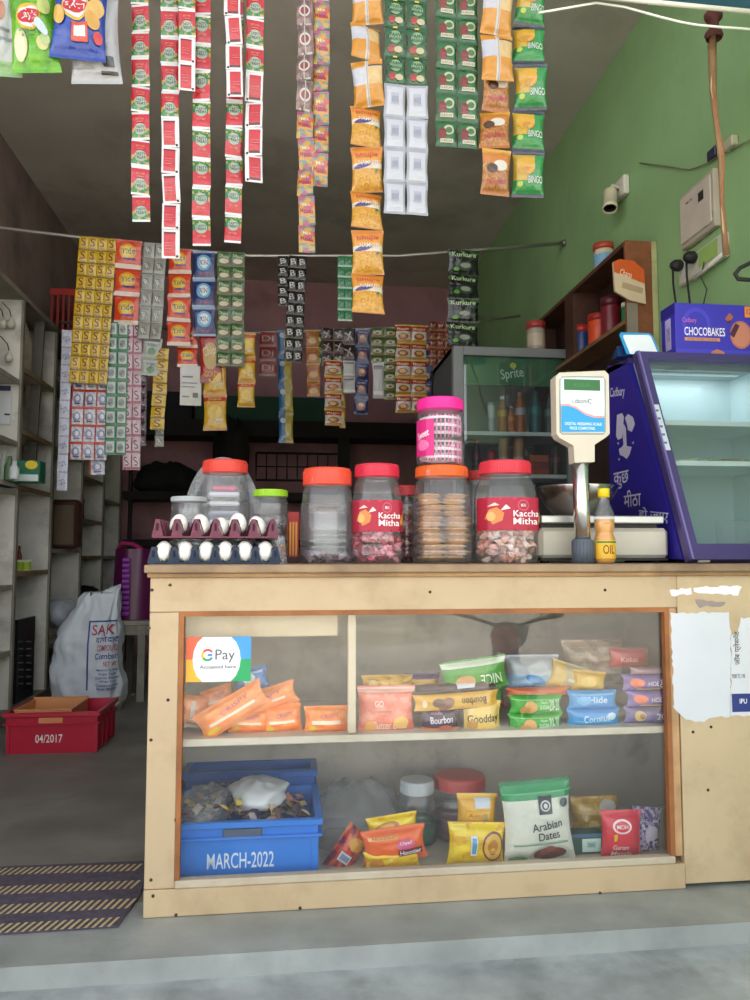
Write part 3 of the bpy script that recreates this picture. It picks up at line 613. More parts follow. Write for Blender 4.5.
ms('dark blue washing powder strip with pale discs', 204, 251, 336, 23, [('blu', 3)], part='packet')
ms('orange red packet pair hanging under the detergent strip', 187, 328, 367, 21, [('tide', 2)], dy=.05, part='packet')
ms('white printed packet back hanging under the orange red pair', 191, 366, 405, 21, [('whi', 1)], dy=.05, part='packet')
ms('dark red crisp packet hanging under the dark blue washing powder', 210, 330, 382, 23, [('redb', 1)], dy=.03, part='packet')
ms('yellow snack packet pair, widest of the yellow ones under the dark red packet', 215, 358, 431, 24, [('yel', 2)], dy=.05, part='packet')
ms('dark green double sachet sheet beside the dark blue washing powder', 231, 252, 366, 28, [('dgr', 8)], 2, botx=230, wav=.7, name='sachet_sheet', cat='sachet sheet')
ms('small yellow snack packet strip under the dark green sheet', 247, 333, 407, 18, [('yel', 3)], botx=246, dy=.04, part='packet')
ms('black lettered double sachet sheet hanging from the middle of the rod', 298, 256, 362, 18, [('blk', 9)], 2, botx=293, wav=.7, name='sachet_sheet', cat='sachet sheet')
ms('short black lettered sachet strip beside the long black sheet', 283, 256, 306, 10, [('blk', 5)], dy=-.02)
ms('narrow bright green sachet strip behind the long yellow namkeen strip', 345, 256, 321, 15, [('mgr', 6)], 2, wav=.4)
ms('black and lime snack packet strip beside the drinks cooler', 464, 250, 346, 34, [('bg', 4)], botx=463, part='packet', wav=.8)
# goods on the rear rod
def bs(*a, **k): ms(*a, Y0=YR - .03, **k)
bs('small dark red lettered strip at the start of the rear rod', 268, 332, 376, 17, [('rdi', 3)])
bs('long blue and yellow drink powder strip on the rear rod', 285, 330, 443, 15, [('byl', 4)], botx=286)
bs('slim orange snack strip on the rear rod', 312, 330, 397, 14, [('org', 4)], botx=314)
bs('little green sachet strip tucked beside the slim orange one', 320, 334, 366, 7, [('grs', 3)], dy=.03)
bs('dark brown sachet sheet high on the rear rod', 333, 328, 366, 24, [('drk', 3)], 2, name='sachet_sheet', cat='sachet sheet')
bs('red and cream noodle packet strip, longest in the middle of the rear rod', 333, 360, 426, 18, [('wry', 4)], dy=-.03)
bs('thin yellow strip edge beside the red and cream noodle strip', 343, 340, 428, 6, [('yel', 4)], dy=.02)
bs('silver packet strip with shiny seams beside the dark blue strip', 349, 328, 394, 13, [('drk', 2), ('sil', 2)])
bs('dark blue and brown biscuit strip on the rear rod', 363, 330, 414, 15, [('dkb', 5)], botx=361)
bs('olive green double sachet sheet on the rear rod', 384, 328, 364, 27, [('grb', 4)], 2, name='sachet_sheet', cat='sachet sheet')
bs('dull silver sachet back below the olive sheet', 378, 362, 398, 12, [('sil', 1)])
bs('olive green strip reaching lower beside the dull silver back', 390, 362, 400, 13, [('grb', 4)], dy=.02)
bs('wide red and cream packet sheet in two columns near the pink jar', 411, 325, 413, 33, [('wry', 5)], 2, name='sachet_sheet', cat='sachet sheet')
bs('dark blue biscuit strip beside the wide red and cream sheet', 427, 340, 397, 11, [('dkb', 4)], dy=.03)
bs('reddish brown nut sachet sheet at the end of the rear rod', 441, 322, 366, 24, [('brr', 5)], 3, name='sachet_sheet', cat='sachet sheet', dy=.01)
bs('dark green packet strip behind the reddish nut sheet', 445, 350, 400, 18, [('dgn', 3)], dy=.06)

# ------------------------------------------------------------------ things on the worktop
def jar(label, cx, top, bot, wpx, Y, lid, lidc, lidh, neck=.82, body='clear', cat='jar', name='plastic_jar', sq=.25, ribs=2, base=None, z0=None, lidw=None):
    """clear moulded jar with a ribbed screw lid; returns (thing, radius, height, z of the shoulder)"""
    s = mpp(cx, Y); p = at(cx, 554, Y); z = Zt if z0 is None else z0
    R = wpx * s / 2; H = at(cx, top, Y).z - z; lh = lidh * s; rl = (lidw * s / 2) if lidw else R * neck
    R = R / (1 + sq * .35)
    root = thing(name, label, cat, (p.x, p.y, z))
    hb = H - lh; prof = [(R * .0, .004), (R * .80, .004), (R * .86, 0), (R * .96, .006), (R, .02)]
    zz_ = .02
    for k in range(ribs):
        zz_ += hb * .10; prof += [(R, zz_), (R * .955, zz_ + .006), (R, zz_ + .012)]; zz_ += .012
    prof += [(R, hb * .42), (R * .99, hb * .62), (R * .955, hb * .64), (R, hb * .66), (R * .985, hb * .74), (R * .94, hb * .82), (R * .93, hb * .85), (rl * 1.03, hb * .93), (rl * .95, hb * .965), (rl * .95, hb + lh * .5)]
    mb = MB(); mb.lathe(prof, 'ffffff', 40, sq=sq, caps=False); mb.build('jar_body', MAT[body], root)
    mb = MB(); n = 60; vs = []; fs = []
    mb.lathe([(rl * 1.04, 0), (rl * 1.05, lh * .08), (rl * 1.02, lh * .12), (rl * 1.02, lh * .8), (rl * .98, lh * .97), (rl * .9, lh), (0, lh * .97)], lidc, 48)
    for k in range(n):
        a = 2 * PI * k / n; mb.box(-.0012, -.0012, lh * .14, .0012, .0012, lh * .8, lidc, M=T(rl * 1.02 * math.cos(a), rl * 1.02 * math.sin(a), 0, rz=a))
    mb.build('jar_lid', MAT['plastic'], root, T(0, 0, hb))
    return root, R, H, hb
def jar_label(root, R, z0, z1, a0, a1, col, items, sq=.25, name='paper_label'):
    """printed band round the jar; a0..a1 in radians, -pi/2 faces the street; items in unit coordinates"""
    def P(x, y, o):
        a = a0 + (a1 - a0) * x; c, d = math.cos(a), math.sin(a); q = 1 + sq * (1 / max(abs(c), abs(d)) - 1)
        r = R * q * 1.006 + .0008 + o; return (r * c, r * d, z0 + (z1 - z0) * y)
    mb = MB(); mb.surf(lambda u, v: P(u, v, 0), 40, 4, col)
    its = []
    for i in items: its.append(i)
    marks(mb, P, its, off=.0005); return mb.build(name, MAT['card'], root.children[0])
def lumps(root, name, R, z0, z1, n, cols, sz, seed=1, shape=(1, .7, .35), kind='stuff', m='pack', sq=.25):
    rnd = random.Random(seed); mb = MB()
    for k in range(n):
        a = rnd.uniform(0, 2 * PI); r = R * math.sqrt(rnd.uniform(.25, .96)); z = rnd.uniform(z0, z1)
        M_ = T(r * math.cos(a), r * math.sin(a), z, rnd.uniform(-1, 1), rnd.uniform(-1, 1), rnd.uniform(0, 6))
        c_ = rnd.choice(cols); w_, t_ = sz * shape[0], sz * shape[2]
        mb.surf(lambda u, v: ((u - .5) * w_, (v - .5) * sz * shape[1], t_ * math.sin(PI * u) * math.sin(PI * v)), 4, 4, c_, M=M_, smooth=False)
        mb.surf(lambda u, v: ((.5 - u) * w_, (v - .5) * sz * shape[1], -t_ * math.sin(PI * u) * math.sin(PI * v)), 4, 4, c_, M=M_, smooth=False)
    o = mb.build(name, MAT[m], root); o['kind'] = kind; return o
F = -PI / 2
# clear nearly empty jar
r_, R, H, hb = jar('empty clear plastic jar with an orange-red lid, right of the lime-lidded jar', 327, 469, 561, 58, 2.27, 1, 'e8543c', 17, lidw=47)
lumps(r_, 'wrapped_sweets', R * .8, .01, .03, 40, ['4a2f4a', '6d4a5a', '8a7a80'], .03, 3)
mb = MB(); mb.box(-R * .5, -R * .1, .02, R * .45, R * .1, hb * .7, 'cfd2d8', bev=.01); mb.build('paper_slip', MAT['film'], r_)
def mitha(root, R, hb, seed):
    jar_label(root, R, hb * .36, hb * .84 if 0 else hb * .72, F - 1.35, F + 1.35, 'b31f3c',
      [('r', 0, 0, 1, .06, '8a1530'), ('r', 0, .94, 1, 1, 'd13a52'), ('e', .60, .76, .07, .17, 'd4526a'), ('e', .60, .76, .055, .13, 'a81c38'), ('t', 'MAI', .60, .76, .06, .10, 'f6d8dc'), ('t', 'Kaccha', .64, .51, .32, .19, 'ffffff', 0, .02), ('t', 'Mitha', .63, .28, .30, .20, 'ffffff', 0, .02),
       ('p', [(.16, .35), (.22, .62), (.30, .70), (.38, .52), (.36, .30), (.26, .18)], 'e08a4a'), ('p', [(.2, .72), (.28, .84), (.33, .76)], 'f2d0c0'), ('p', [(.34, .6), (.40, .78), (.45, .66)], 'f6e0d4'), ('e', .24, .42, .05, .14, 'f0b06a'), ('e', .86, .4, .05, .16, 'f08a3a'), ('e', .82, .3, .04, .1, 'e8a04a'), ('e', .9, .6, .04, .1, 'e0603a')])
r_, R, H, hb = jar('jar with a rose-red lid and red Kaccha Mitha label, beside the empty jar', 377, 465, 562, 52, 2.25, 1, 'd6324a', 13, lidw=43, sq=.1)
mitha(r_, R, hb, 1); lumps(r_, 'wrapped_sweets', R * .88, .01, hb * .36, 110, ['c23a52', 'd9627a', 'b02f48', 'e9a0ac'], .03, 5)
r_, R, H, hb = jar('jar with a crimson lid and red Kaccha Mitha label, between biscuit jar and scale', 506, 462, 562, 66, 2.22, 1, 'd93a48', 13, lidw=50, sq=.15)
mitha(r_, R, hb, 2); lumps(r_, 'wrapped_sweets', R * .9, .01, hb * .38, 150, ['e2b9a8', 'd99a8a', 'f0ded6', 'b9806a', 'e6cfc4'], .03, 6)
r_, R, H, hb = jar('jar with an orange lid full of stacked biscuit packets, under the pink jar', 442, 467, 562, 66, 2.25, 1, 'ea6a2c', 11, lidw=51, sq=.3)
BJ = (r_, R, H, hb)
random.seed(5)
for col_ in (-1, 1):
    for k in range(12):
        m_ = pillow(R * .84, R * 1.2, .019, speckle(lambda u, v: 'ecc488', ['f4d8a4', 'dcaa68'], 6), 'dcb478', [('r', .0, .0, 1, .08, 'f0dcb4')], nx=8, ny=10, wr=.003, seed=k)
        o = m_.build('biscuit_packet', MAT['pack'], r_, T(col_ * R * .40, R * .60 + random.uniform(-.003, .003), .016 + k * (hb * .78 / 12), rx=-PI / 2, rz=random.uniform(-.12, .12)))
r_, R, H, hb = jar('pink-lidded jar of pink and white straws standing on the biscuit jar', 441, 400, 467, 50, 2.25, 1, 'f0309a', 12, lidw=45, sq=.1, z0=Zt + BJ[2] + .001)
jar_label(r_, R, hb * .15, hb * .8, F - 1.5, F - .45, 'd9257e', [('t', 'Sweet', .5, .6, .6, .2, 'ffffff', .2, .03), ('e', .5, .3, .3, .15, 'f27ab0')], sq=.1)
mb = MB()
for k in range(13):
    a = -.2 + k * .28; x = R * .82 * math.cos(F + (k - 4) * .22); y = R * .82 * math.sin(F + (k - 4) * .22)
    mb.tube([(x, y, .01), (x * .94 + .004, y * .94, hb * .9)], .0026, 'f04a9a' if k % 2 else 'f6c9dc', 8)
for k in range(9):
    x = R * .8 * math.cos(F + (k - 4) * .3); y = R * .8 * math.sin(F + (k - 4) * .3)
mb.build('wrapped_straws', MAT['plastic'], r_)['kind'] = 'stuff'
mb = MB()
for k in range(6): mb.lathe([(R * .86, .02 + k * hb * .14), (R * .88, .024 + k * hb * .14), (R * .86, .028 + k * hb * .14)], 'f2dbe6', 32, caps=False)
for k in range(16):
    a = F + (k - 8) * .17; mb.tube([(R * .88 * math.cos(a), R * .88 * math.sin(a), .01), (R * .88 * math.cos(a), R * .88 * math.sin(a), hb * .8)], .0011, 'e7a0c4', 5)
mb.build('striped_liner', MAT['plastic'], r_)
# jars behind
r_, R, H, hb = jar('jar with a red lid filling the gap behind the Kaccha Mitha and biscuit jars', 407, 486, 559, 30, 2.44, 1, 'cf3a3f', 10, lidw=24)
lumps(r_, 'wrapped_sweets', R * .85, .01, hb * .8, 60, ['a8384a', '7a3a3a', 'c9a080'], .03, 8)
r_, R, H, hb = jar('red-lidded jar mostly hidden behind the crimson-lidded one', 480, 471, 559, 32, 2.42, 1, 'c93a3a', 9, lidw=24)
r_, R, H, hb = jar('tall clear jar with a flat red lid standing behind the egg trays', 224, 461, 558, 54, 2.42, 1, 'e04a3c', 13, lidw=43)
mb = MB(); 
for k in range(7):
    mb.box(-R * .62, -R * .4, .03 + k * hb * .105, R * .62, R * .4, .045 + k * hb * .105, ['d6d8e4', 'b9bccb', 'e6e8f0'][k % 3], bev=.006)
mb.box(-R * .5, -R * .35, hb * .8, R * .5, R * .35, hb * .86, 'c2607a', bev=.006)
mb.build('stacked_packets', MAT['pack'], r_)['kind'] = 'stuff'
r_, R, H, hb = jar('small clear jar with a lime green lid beside the egg trays', 270, 490, 560, 36, 2.34, 1, '9ed02c', 7, lidw=33, sq=.05, ribs=4)
lumps(r_, 'silver_wrapped_sweets', R * .86, .01, hb * .62, 90, ['8a90a0', 'b9bfcc', '5f6674'], .024, 9)
r_, R, H, hb = jar('short clear jar with a frosted lid at the back of the egg trays', 188, 497, 556, 36, 2.36, 1, 'b9bcc0', 5, lidw=34, sq=0, ribs=3)
# domed clear basket behind the jar
p = at(222, 554, 2.56); s = mpp(222, 2.56); Rb = 41 * s
bk = thing('plastic_basket', 'grey translucent basket standing on edge behind the red-lidded jar', 'basket', (p.x, p.y, Zt))
mb = MB(); mb.surf(lambda u, v: (Rb * math.cos(PI * u), .10 * v, (at(222, 457, 2.56).z - Zt) * math.sin(PI * u) ** .7), 40, 3, 'ffffff')
mb.surf(lambda u, v: (Rb * (1 - .18 * v) * math.cos(PI * u), 0.0 - .004, (at(222, 457, 2.56).z - Zt) * (1 - .12 * v) * max(math.sin(PI * u), 0) ** .7), 40, 2, 'ffffff')
mb.surf(lambda u, v: (Rb * .98 * math.cos(PI * u), .10, (at(222, 457, 2.56).z - Zt) * math.sin(PI * u) ** .7 * v), 40, 5, 'ffffff'); mb.build('basket_wall', MAT['film'], bk)
mb = MB()
for k in range(13):
    a = PI * (k + .5) / 13; q = .91; x = Rb * q * math.cos(a); z = (at(222, 457, 2.56).z - Zt) * .94 * math.sin(a) ** .7
    mb.box(x - .005, -.008, z - .004, x + .005, -.005, z + .004, '8d9096')
mb.build('rim_slots', MAT['plastic'], bk)

# small upright packets between the jars
def carton(label, name, cat, px0, px1, top, bot, Y, dep, col, items, zb=None, rz=0, m='card', bev=.002, side=None):
    a = at(px0, bot, Y); b = at(px1, top, Y); z0_ = a.z if zb is None else zb; W_ = b.x - a.x; H_ = b.z - z0_
    root_M = T(a.x, Y, z0_, rz=rz); mb = MB(); mb.box(0, 0, 0, W_, dep, H_, col, bev=bev)
    its = []
    marks(mb, lambda x, y, o: ((x / W_ + .5) * W_ if 0 else x + W_ / 2, -o, y), [scale_item(i, W_, H_) for i in items], off=.0005)
    if side: marks(mb, lambda x, y, o: (-o, dep / 2 - x, y), [scale_item(i, dep, H_) for i in side], off=.0005)
    o = mb.build(name, MAT[m]); o.matrix_basis = root_M; return tag(o, label, cat)
carton('narrow red and yellow striped spice carton behind the empty jar', 'spice_carton', 'carton', 288, 299, 512, 561, 2.36, .05, 'c23a2c', [('r', .12, .15, .28, .8, 'e6a83a'), ('r', .4, .15, .55, .8, 'e6a83a'), ('r', .68, .15, .84, .8, 'e6a83a'), ('r', 0, .82, 1, 1, 'b02a2a'), ('r', 0, 0, 1, .12, '4a2a2a')], zb=Zt)
p = at(279, 554, 2.3); nb = MB(); rnd = random.Random(4)
bg_ = thing('peanut_bag', 'small clear bag of peanuts leaning against the lime-lidded jar', 'bag', (p.x, 2.2, Zt))
sB = mpp(279, 2.2)
mb = MB(); mb.surf(lambda u, v: (9 * sB * math.cos(2 * PI * u) * (1 - .35 * v), .02 * math.sin(2 * PI * u) * (1 - .5 * v), 27 * sB * v), 20, 8, 'ffffff', wrapu=True); mb.build('clear_bag', MAT['film'], bg_)
mb = MB()
for k in range(40):
    z = rnd.uniform(.006, 20 * sB); q = 7 * sB * (1 - .3 * z / (27 * sB)); mb.lathe([(0, -.005), (.0042, -.002), (.0042, .002), (0, .005)], rnd.choice(['b97a4a', 'a8663a', 'c98f60']), 7, M=T(rnd.uniform(-q, q), rnd.uniform(-.011, .011), z, rnd.uniform(0, 3), rnd.uniform(0, 3)))
mb.build('peanuts', MAT['food'], bg_)['kind'] = 'stuff'

# egg trays and eggs
def tray(label, px0, px1, ybase, ypk, Y, col, z0_, cells=6, rows=5):
    a = at(px0, ybase, Y); b = at(px1, ybase, Y); W_ = b.x - a.x; pitch = W_ / (cells + .25); hp = (ybase - ypk) * mpp(220, Y)
    def f(u, v):
        x = u * W_; y = v * (rows + .25) * pitch
        cx = .5 + .5 * math.cos(2 * PI * (x - pitch * .125) / pitch); cy = .5 + .5 * math.cos(2 * PI * (y - pitch * .125) / pitch)
        e_ = cx * cy; z = hp * min(1, 1.25 * e_ ** .8)
        return (x, y, z)
    mb = MB(); mb.surf(f, cells * 10, rows * 8, col)
    mb.surf(lambda u, v: (f(u, v)[0], f(u, v)[1], f(u, v)[2] - .002), cells * 10, rows * 8, col)
    mb.box(-.006, -.006, -.003, W_ + .006, .008, .002, col); mb.box(-.006, .008, -.003, .006, W_ * .84, .002, col); mb.box(W_ - .006, .008, -.003, W_ + .006, W_ * .84, .002, col)
    for k in range(cells + 1):      # cone fronts with their little slots
        x = pitch * (.125 + k)
        if x < W_: mb.prism([(x - pitch * .30, 0), (x + pitch * .30, 0), (x + pitch * .10, hp * .98), (x - pitch * .10, hp * .98)], .004, col, M=T(0, -.004, 0))
        if x < W_: mb.box(x - .003, -.0055, hp * .35, x + .003, -.004, hp * .75, '3a2230' if col[0] == '7' else '1c2638')
    o = mb.build('egg_tray', MAT['fibre']); o.location = (a.x, Y, z0_); tag(o, label, 'egg tray'); return o, a.x, pitch
def egg(label, x, y, z, r=.0245, h=.061, rot=(0, 0, 0)):
    prof = []
    for k in range(15):
        t = PI * k / 14; rr = r * math.sin(t) * (1 + .10 * math.cos(t)); prof.append((rr if 0 < k < 14 else 0, -h / 2 * math.cos(t)))
    if egg.me is None: egg.me = MB().lathe(prof, 'f3f0ea', 24).mesh('egg', MAT['egg'])
    o = bpy.data.objects.new('egg', egg.me); COL.objects.link(o); o.location = (x, y, z); o.rotation_euler = rot; return tag(o, label, 'egg', egg.g)
egg.me = None; egg.g = 'white eggs in the lower tray'
YT = 2.13
zl = Zt + .004
_, ex, pc = tray('dark blue moulded fibre egg tray standing on the worktop', 151, 278, 559, 543, YT, '3b4658', zl)
nm = ['first egg from the left end of the blue lower tray', 'second egg from the left end of the blue lower tray', 'egg left of the middle of the blue lower tray', 'egg right of the middle of the blue lower tray', 'second egg from the right end of the blue lower tray', 'last egg at the right end of the blue lower tray']
for k, px in enumerate((164, 185.5, 206.5, 225.5, 245, 265)):
    p = at(px, 554, YT + .022); egg('white ' + nm[k], p.x, YT + .020, Zt + .034, rot=(0, [.05, -.04, .06, 0, -.06, .04][k], 0))
zu = at(220, 537, YT).z
tray('plum purple moulded fibre egg tray resting on the lower eggs', 155, 275, 537, 519, YT, '7a4656', zu)
egg.g = 'white eggs in the upper tray'
nm = ['leftmost white egg in the plum upper tray', 'second white egg from the left in the plum upper tray', 'middle white egg of the plum upper tray', 'tallest standing white egg, fourth along the plum upper tray', 'last white egg at the right of the plum upper tray']
for k, (px, yt) in enumerate(((179, 515), (201, 515), (220, 518), (238, 514), (257.5, 517))):
    p = at(px, yt, YT + .03); egg(nm[k], p.x, YT + .03, p.z - .027, rot=([.1, -.1, .5, 0, .2][k], [.2, -.15, .3, .05, -.3][k], 0))

# weighing scale
sc = thing('weighing_scale', 'cream electronic weighing scale with a raised price display', 'scale', (0, 0, 0))
Ys = 2.22; a = at(540, 556, Ys); b = at(669, 528, Ys); zf = Zt
mb = MB(); mb.box(a.x, Ys, Zt + .014, b.x, Ys + .26, b.z, 'cbc5b6', bev=.012); mb.build('base', MAT['plastic'], sc)
mb = MB(); mb.box(a.x + .004, Ys + .004, Zt + .008, b.x - .004, Ys + .25, Zt + .016, '2a2a2c'); mb.build('base_skirt', MAT['rubber'], sc)
for i in (a.x + .025, b.x - .03):
    for j in (.03, .22):
        mb = MB(); mb.lathe([(.014, 0), (.014, .009)], '1c1c1e', 14, M=T(i, Ys + j, Zt)); mb.build('foot', MAT['rubber'], sc)
mb = MB(); mb.box(a.x + .01, Ys + .02, at(600, 529, Ys).z, b.x - .03, Ys + .23, at(600, 523, Ys).z, '3a3836'); mb.build('load_cell_cover', MAT['rubber'], sc)
pa = at(541, 523, Ys - .01); pb = at(664, 516, Ys - .01)
mb = MB(); mb.box(pa.x, Ys - .01, pa.z, pb.x, Ys + .25, pb.z, 'c9c9c6', bev=.003); mb.build('platform', MAT['alu'], sc)
q0 = at(583, 560, 2.14); s = mpp(583, 2.14)
mb = MB(); zt_ = at(583, 440, 2.14).z; mb.tube([(q0.x, 2.14, Zt + .02), (q0.x - .003, 2.14, zt_)], 8.0 * s, 'e2e0dc', 20); mb.build('pole', MAT['steel'], sc)
mb = MB(); mb.lathe([(10.5 * s, 0), (10.5 * s, 23 * s), (8.6 * s, 24 * s)], '59626e', 24, M=T(q0.x, 2.14, Zt + .001))
for k in range(20): mb.box(-.0008, -.0008, .003, .0008, .0008, 22 * s, '444c57', M=T(q0.x + 10.5 * s * math.cos(k * PI / 10), 2.14 + 10.5 * s * math.sin(k * PI / 10), Zt + .001))
mb.build('pole_socket', MAT['rubber'], sc)
hd = [(555, 377), (559, 373), (604, 371), (608, 375), (609, 434), (606, 437), (594, 445), (594, 462), (574, 463), (573, 446), (559, 438), (556, 434)]
hp_ = [(at(x, y, 2.12).x, at(x, y, 2.12).z) for x, y in hd]
mb = MB(); mb.prism(hp_, .045, 'cfc5b2', M=T(0, 2.115, 0)); DH = mb.build('display_head', MAT['plastic'], sc)
def U(px, py): q = at(px, py, 2.115); return q.x, q.z
c0, c1 = U(561, 432), U(604, 378)
it = [('r', *c0, *c1, 'e3ecea'), ('r', *U(564, 390), *U(600, 380), '2e6a38'), ('t', '8.8.8.8.8.8', *U(582, 385), .05, .012, '3d7d45'), ('t', 'i.dsoniC', *U(582, 401), 20 * s, 5 * s, '33404a', 0, .02)]
for k in range(9): x = c0[0] + (c1[0] - c0[0]) * (k + .5) / 9; it.append(('r', x, U(0, 412)[1], x + .0006, U(0, 394)[1], 'b9c6c6'))
for k in range(4): z = U(0, 396 + 5 * k)[1]; it.append(('r', c0[0], z, c1[0], z + .0006, 'b9c6c6'))
it += [('p', [U(561, 432), U(604, 432), U(604, 416), U(594, 416), U(585, 413), U(576, 407), U(568, 404), U(561, 404)][::1], 'e79a9a'), ('p', [U(561, 432), U(604, 432), U(604, 418), U(594, 418), U(585, 415), U(576, 409), U(568, 406), U(561, 406)], '2c9bd6'),
       ('t', 'DIGITAL WEIGHING SCALE', *U(583, 424), 38 * s, 3 * s, 'e9f4fa'), ('t', 'PRICE COMPUTING', *U(582, 428.5), 26 * s, 3 * s, 'e9f4fa')]
mb = MB(); marks(mb, lambda x, z, o: (x, 2.115 - o, z), it, off=.0004); mb.build('display_panel', MAT['card'], DH)
mb = MB(); fr_ = [(562, 377), (603, 377), (605, 380), (605, 432), (603, 434), (562, 434), (560, 432), (560, 380), (562, 377)]
mb.tube([(U(*q)[0], 2.115, U(*q)[1]) for q in fr_], .0014, '3d7f86', 6); mb.build('panel_border', MAT['plastic'], DH)
# bowl on the platform
pc_ = at(577, 500, 2.34); s = mpp(577, 2.34); zt0 = at(577, 516, 2.2).z + .002; zt1 = at(577, 487, 2.34).z; Rw = 40 * s
mb = MB(); hh = zt1 - zt0
mb.lathe([(0, 0), (Rw * .5, 0), (Rw * .72, hh * .3), (Rw * .9, hh * .75), (Rw * .96, hh), (Rw, hh), (Rw, hh - .003), (Rw * .93, hh * .76), (Rw * .75, hh * .32), (Rw * .52, .006), (0, .006)][::1], 'b9b4b0', 48)
o = mb.build('steel_bowl', MAT['steel']); o.location = (pc_.x, 2.34, zt0); tag(o, 'round steel weighing bowl sitting on the scale platform', 'bowl')
# oil bottle
pb_ = at(605, 560, 2.13); s = mpp(605, 2.13); Rr = 10.5 * s
bo = thing('oil_bottle', 'small clear bottle of golden cooking oil with a yellow cap in front of the scale', 'bottle', (pb_.x, 2.13, Zt))
prof = [(0, .002), (Rr * .9, 0), (Rr, 3 * s), (Rr, 20 * s), (Rr * .98, 25 * s), (Rr * .82, 29 * s), (Rr * .82, 31 * s), (Rr * .98, 35 * s), (Rr, 42 * s), (Rr * .9, 50 * s), (Rr * .55, 60 * s), (Rr * .45, 64 * s), (Rr * .45, 67 * s)]
MB().lathe(prof, 'ffffff', 28, caps=False).build('bottle_shell', MAT['clear'], bo)
MB().lathe([(0, .003)] + [(r * .93, z + .001) for r, z in prof[1:8]] + [(Rr * .9, 44 * s), (0, 44 * s)], 'e0a020', 24).build('oil', mat('golden_oil', .1, col='e29a1c', var=.02), bo)
MB().lathe([(Rr * .55, 66 * s), (Rr * .56, 74 * s), (Rr * .5, 75 * s), (0, 75 * s)], 'f2cc1e', 24).build('cap', MAT['plastic'], bo)
mb = MB(); P = lambda x, y, o: ((Rr * 1.01 + o) * math.cos(F + x), (Rr * 1.01 + o) * math.sin(F + x), 5 * s + 18 * s * y)
mb.surf(lambda u, v: P(-1.4 + 2.8 * u, v, 0), 20, 2, 'e8b42c'); marks(mb, P, [('t', 'OIL', 0, .5, 1.1, .5, '5a3a10', 0, .04), ('r', -1.2, .85, 1.2, .95, '3a7a2c')]); mb.build('bottle_label', MAT['card'], bo)

# countertop cooler
Yf = 2.12; aX = at(690, 553, Yf).x; ft = at_x(636, 351, aX); bt = at_x(607, 366, aX); fb = Vector((aX, Yf, Zt + .01))
pf = at_x(682, 553, aX); tf = at_x(627, 363, aX); WX = XR - .02
PU = '2f2590'; FRC = '463a6e'
co = thing('counter_cooler', 'purple countertop chocolate cooler with a sloping glass front', 'cooler', (aX, Yf, Zt))
IC = Matrix.Translation((-aX, -Yf, -Zt))
def kp(name, mb, m, par=None):
    o = mb.build(name, m, par or co)
    if par is None: o.matrix_basis = IC
    return o
prof = [(pf.y, Zt + .012), (bt.y, Zt + .012), (bt.y, bt.z), (tf.y, tf.z)]
def yzprism(mb, pr, x0, x1, col):
    n = len(pr); vs = [(x0, y, z) for y, z in pr] + [(x1, y, z) for y, z in pr]
    mb.add(vs, [tuple(range(n)), tuple(range(n, 2 * n))[::-1]] + [(i, i + n, (i + 1) % n + n, (i + 1) % n) for i in range(n)], col); return mb
mb = yzprism(MB(), prof, aX + .001, aX + .022, PU)
Q = lambda px, py: (lambda q: (q.y, q.z))(at_x(px, py, aX))
def PS(x, y, o): return (aX + .001 - o, x, y)
def sq_(px, py): return Q(px, py)
its = []
def side_text(tx, px, py, wpx_, hpx, rot=0, col='d9d6ea', bold=.02):
    c_ = Q(px, py); l_ = Q(px - wpx_ / 2, py); r2 = Q(px + wpx_ / 2, py); hgt = abs(Q(px, py - hpx / 2)[1] - Q(px, py + hpx / 2)[1])
    return ('t', tx, c_[0], c_[1], -(l_[0] - r2[0]) * 1.0, hgt, col, rot, bold)
its = [side_text('Cadbury', 617, 393, 15, 12, .15), side_text('कुछ', 621, 480, 15, 17, 0), side_text('मीठा', 632, 498, 17, 17, 0), side_text('हो जाए', 653, 515, 30, 14, .1)]
def poly_side(pts, col='cfcce2'): return ('p', [Q(*q) for q in pts], col)
its += [poly_side([(617, 415), (622, 413), (624, 417), (622, 438), (618, 440), (616, 436)]), poly_side([(625, 418), (628, 414), (633, 417), (635, 424), (632, 432), (628, 430), (627, 424)]), poly_side([(622, 428), (624, 424), (626, 428), (627, 448), (624, 448)]),
        poly_side([(619, 449), (622, 447), (624, 444), (627, 446), (632, 447), (630, 454), (627, 459), (623, 456), (620, 455)]), poly_side([(617, 443), (619, 442), (619, 445)]), poly_side([(632, 443), (634, 441), (634, 444)]), poly_side([(618, 459), (620, 458), (620, 461)])]
mb2 = mb; marks(mb2, lambda x, y, o: PS(x, y, o), its, off=.0005)
kp('side_panel', mb2, MAT['plastic'])
mb = yzprism(MB(), prof, WX - .022, WX, PU); kp('side_panel', mb, MAT['plastic'])
mb = MB(); mb.box(aX + .022, bt.y - .02, Zt + .012, WX - .022, bt.y, bt.z, 'c9d8dc'); mb.box(aX + .022, pf.y, Zt + .012, WX - .022, bt.y - .02, Zt + .03, 'c9d8dc')
mb.box(aX + .022, tf.y, tf.z - .02, WX - .022, bt.y - .02, tf.z, '8d9aa6'); mb.box(aX + .022, pf.y, Zt + .03, aX + .026, bt.y - .02, Zt + .05, 'c9d8dc'); mb.add([(x, y, z) for x in (aX + .023, aX + .0245) for y, z in prof], [(0, 1, 2, 3), (7, 6, 5, 4)], 'd6e4e6'); mb.add([(x, y, z) for x in (WX - .0245, WX - .023) for y, z in prof], [(0, 1, 2, 3), (7, 6, 5, 4)], 'd6e4e6')
kp('inner_liner', mb, MAT['plastic'])
mb = MB(); mb.box(aX + .001, tf.y - .005, tf.z, WX, bt.y, ft.z - .004, '3a3170'); kp('top_panel', mb, MAT['plastic'])
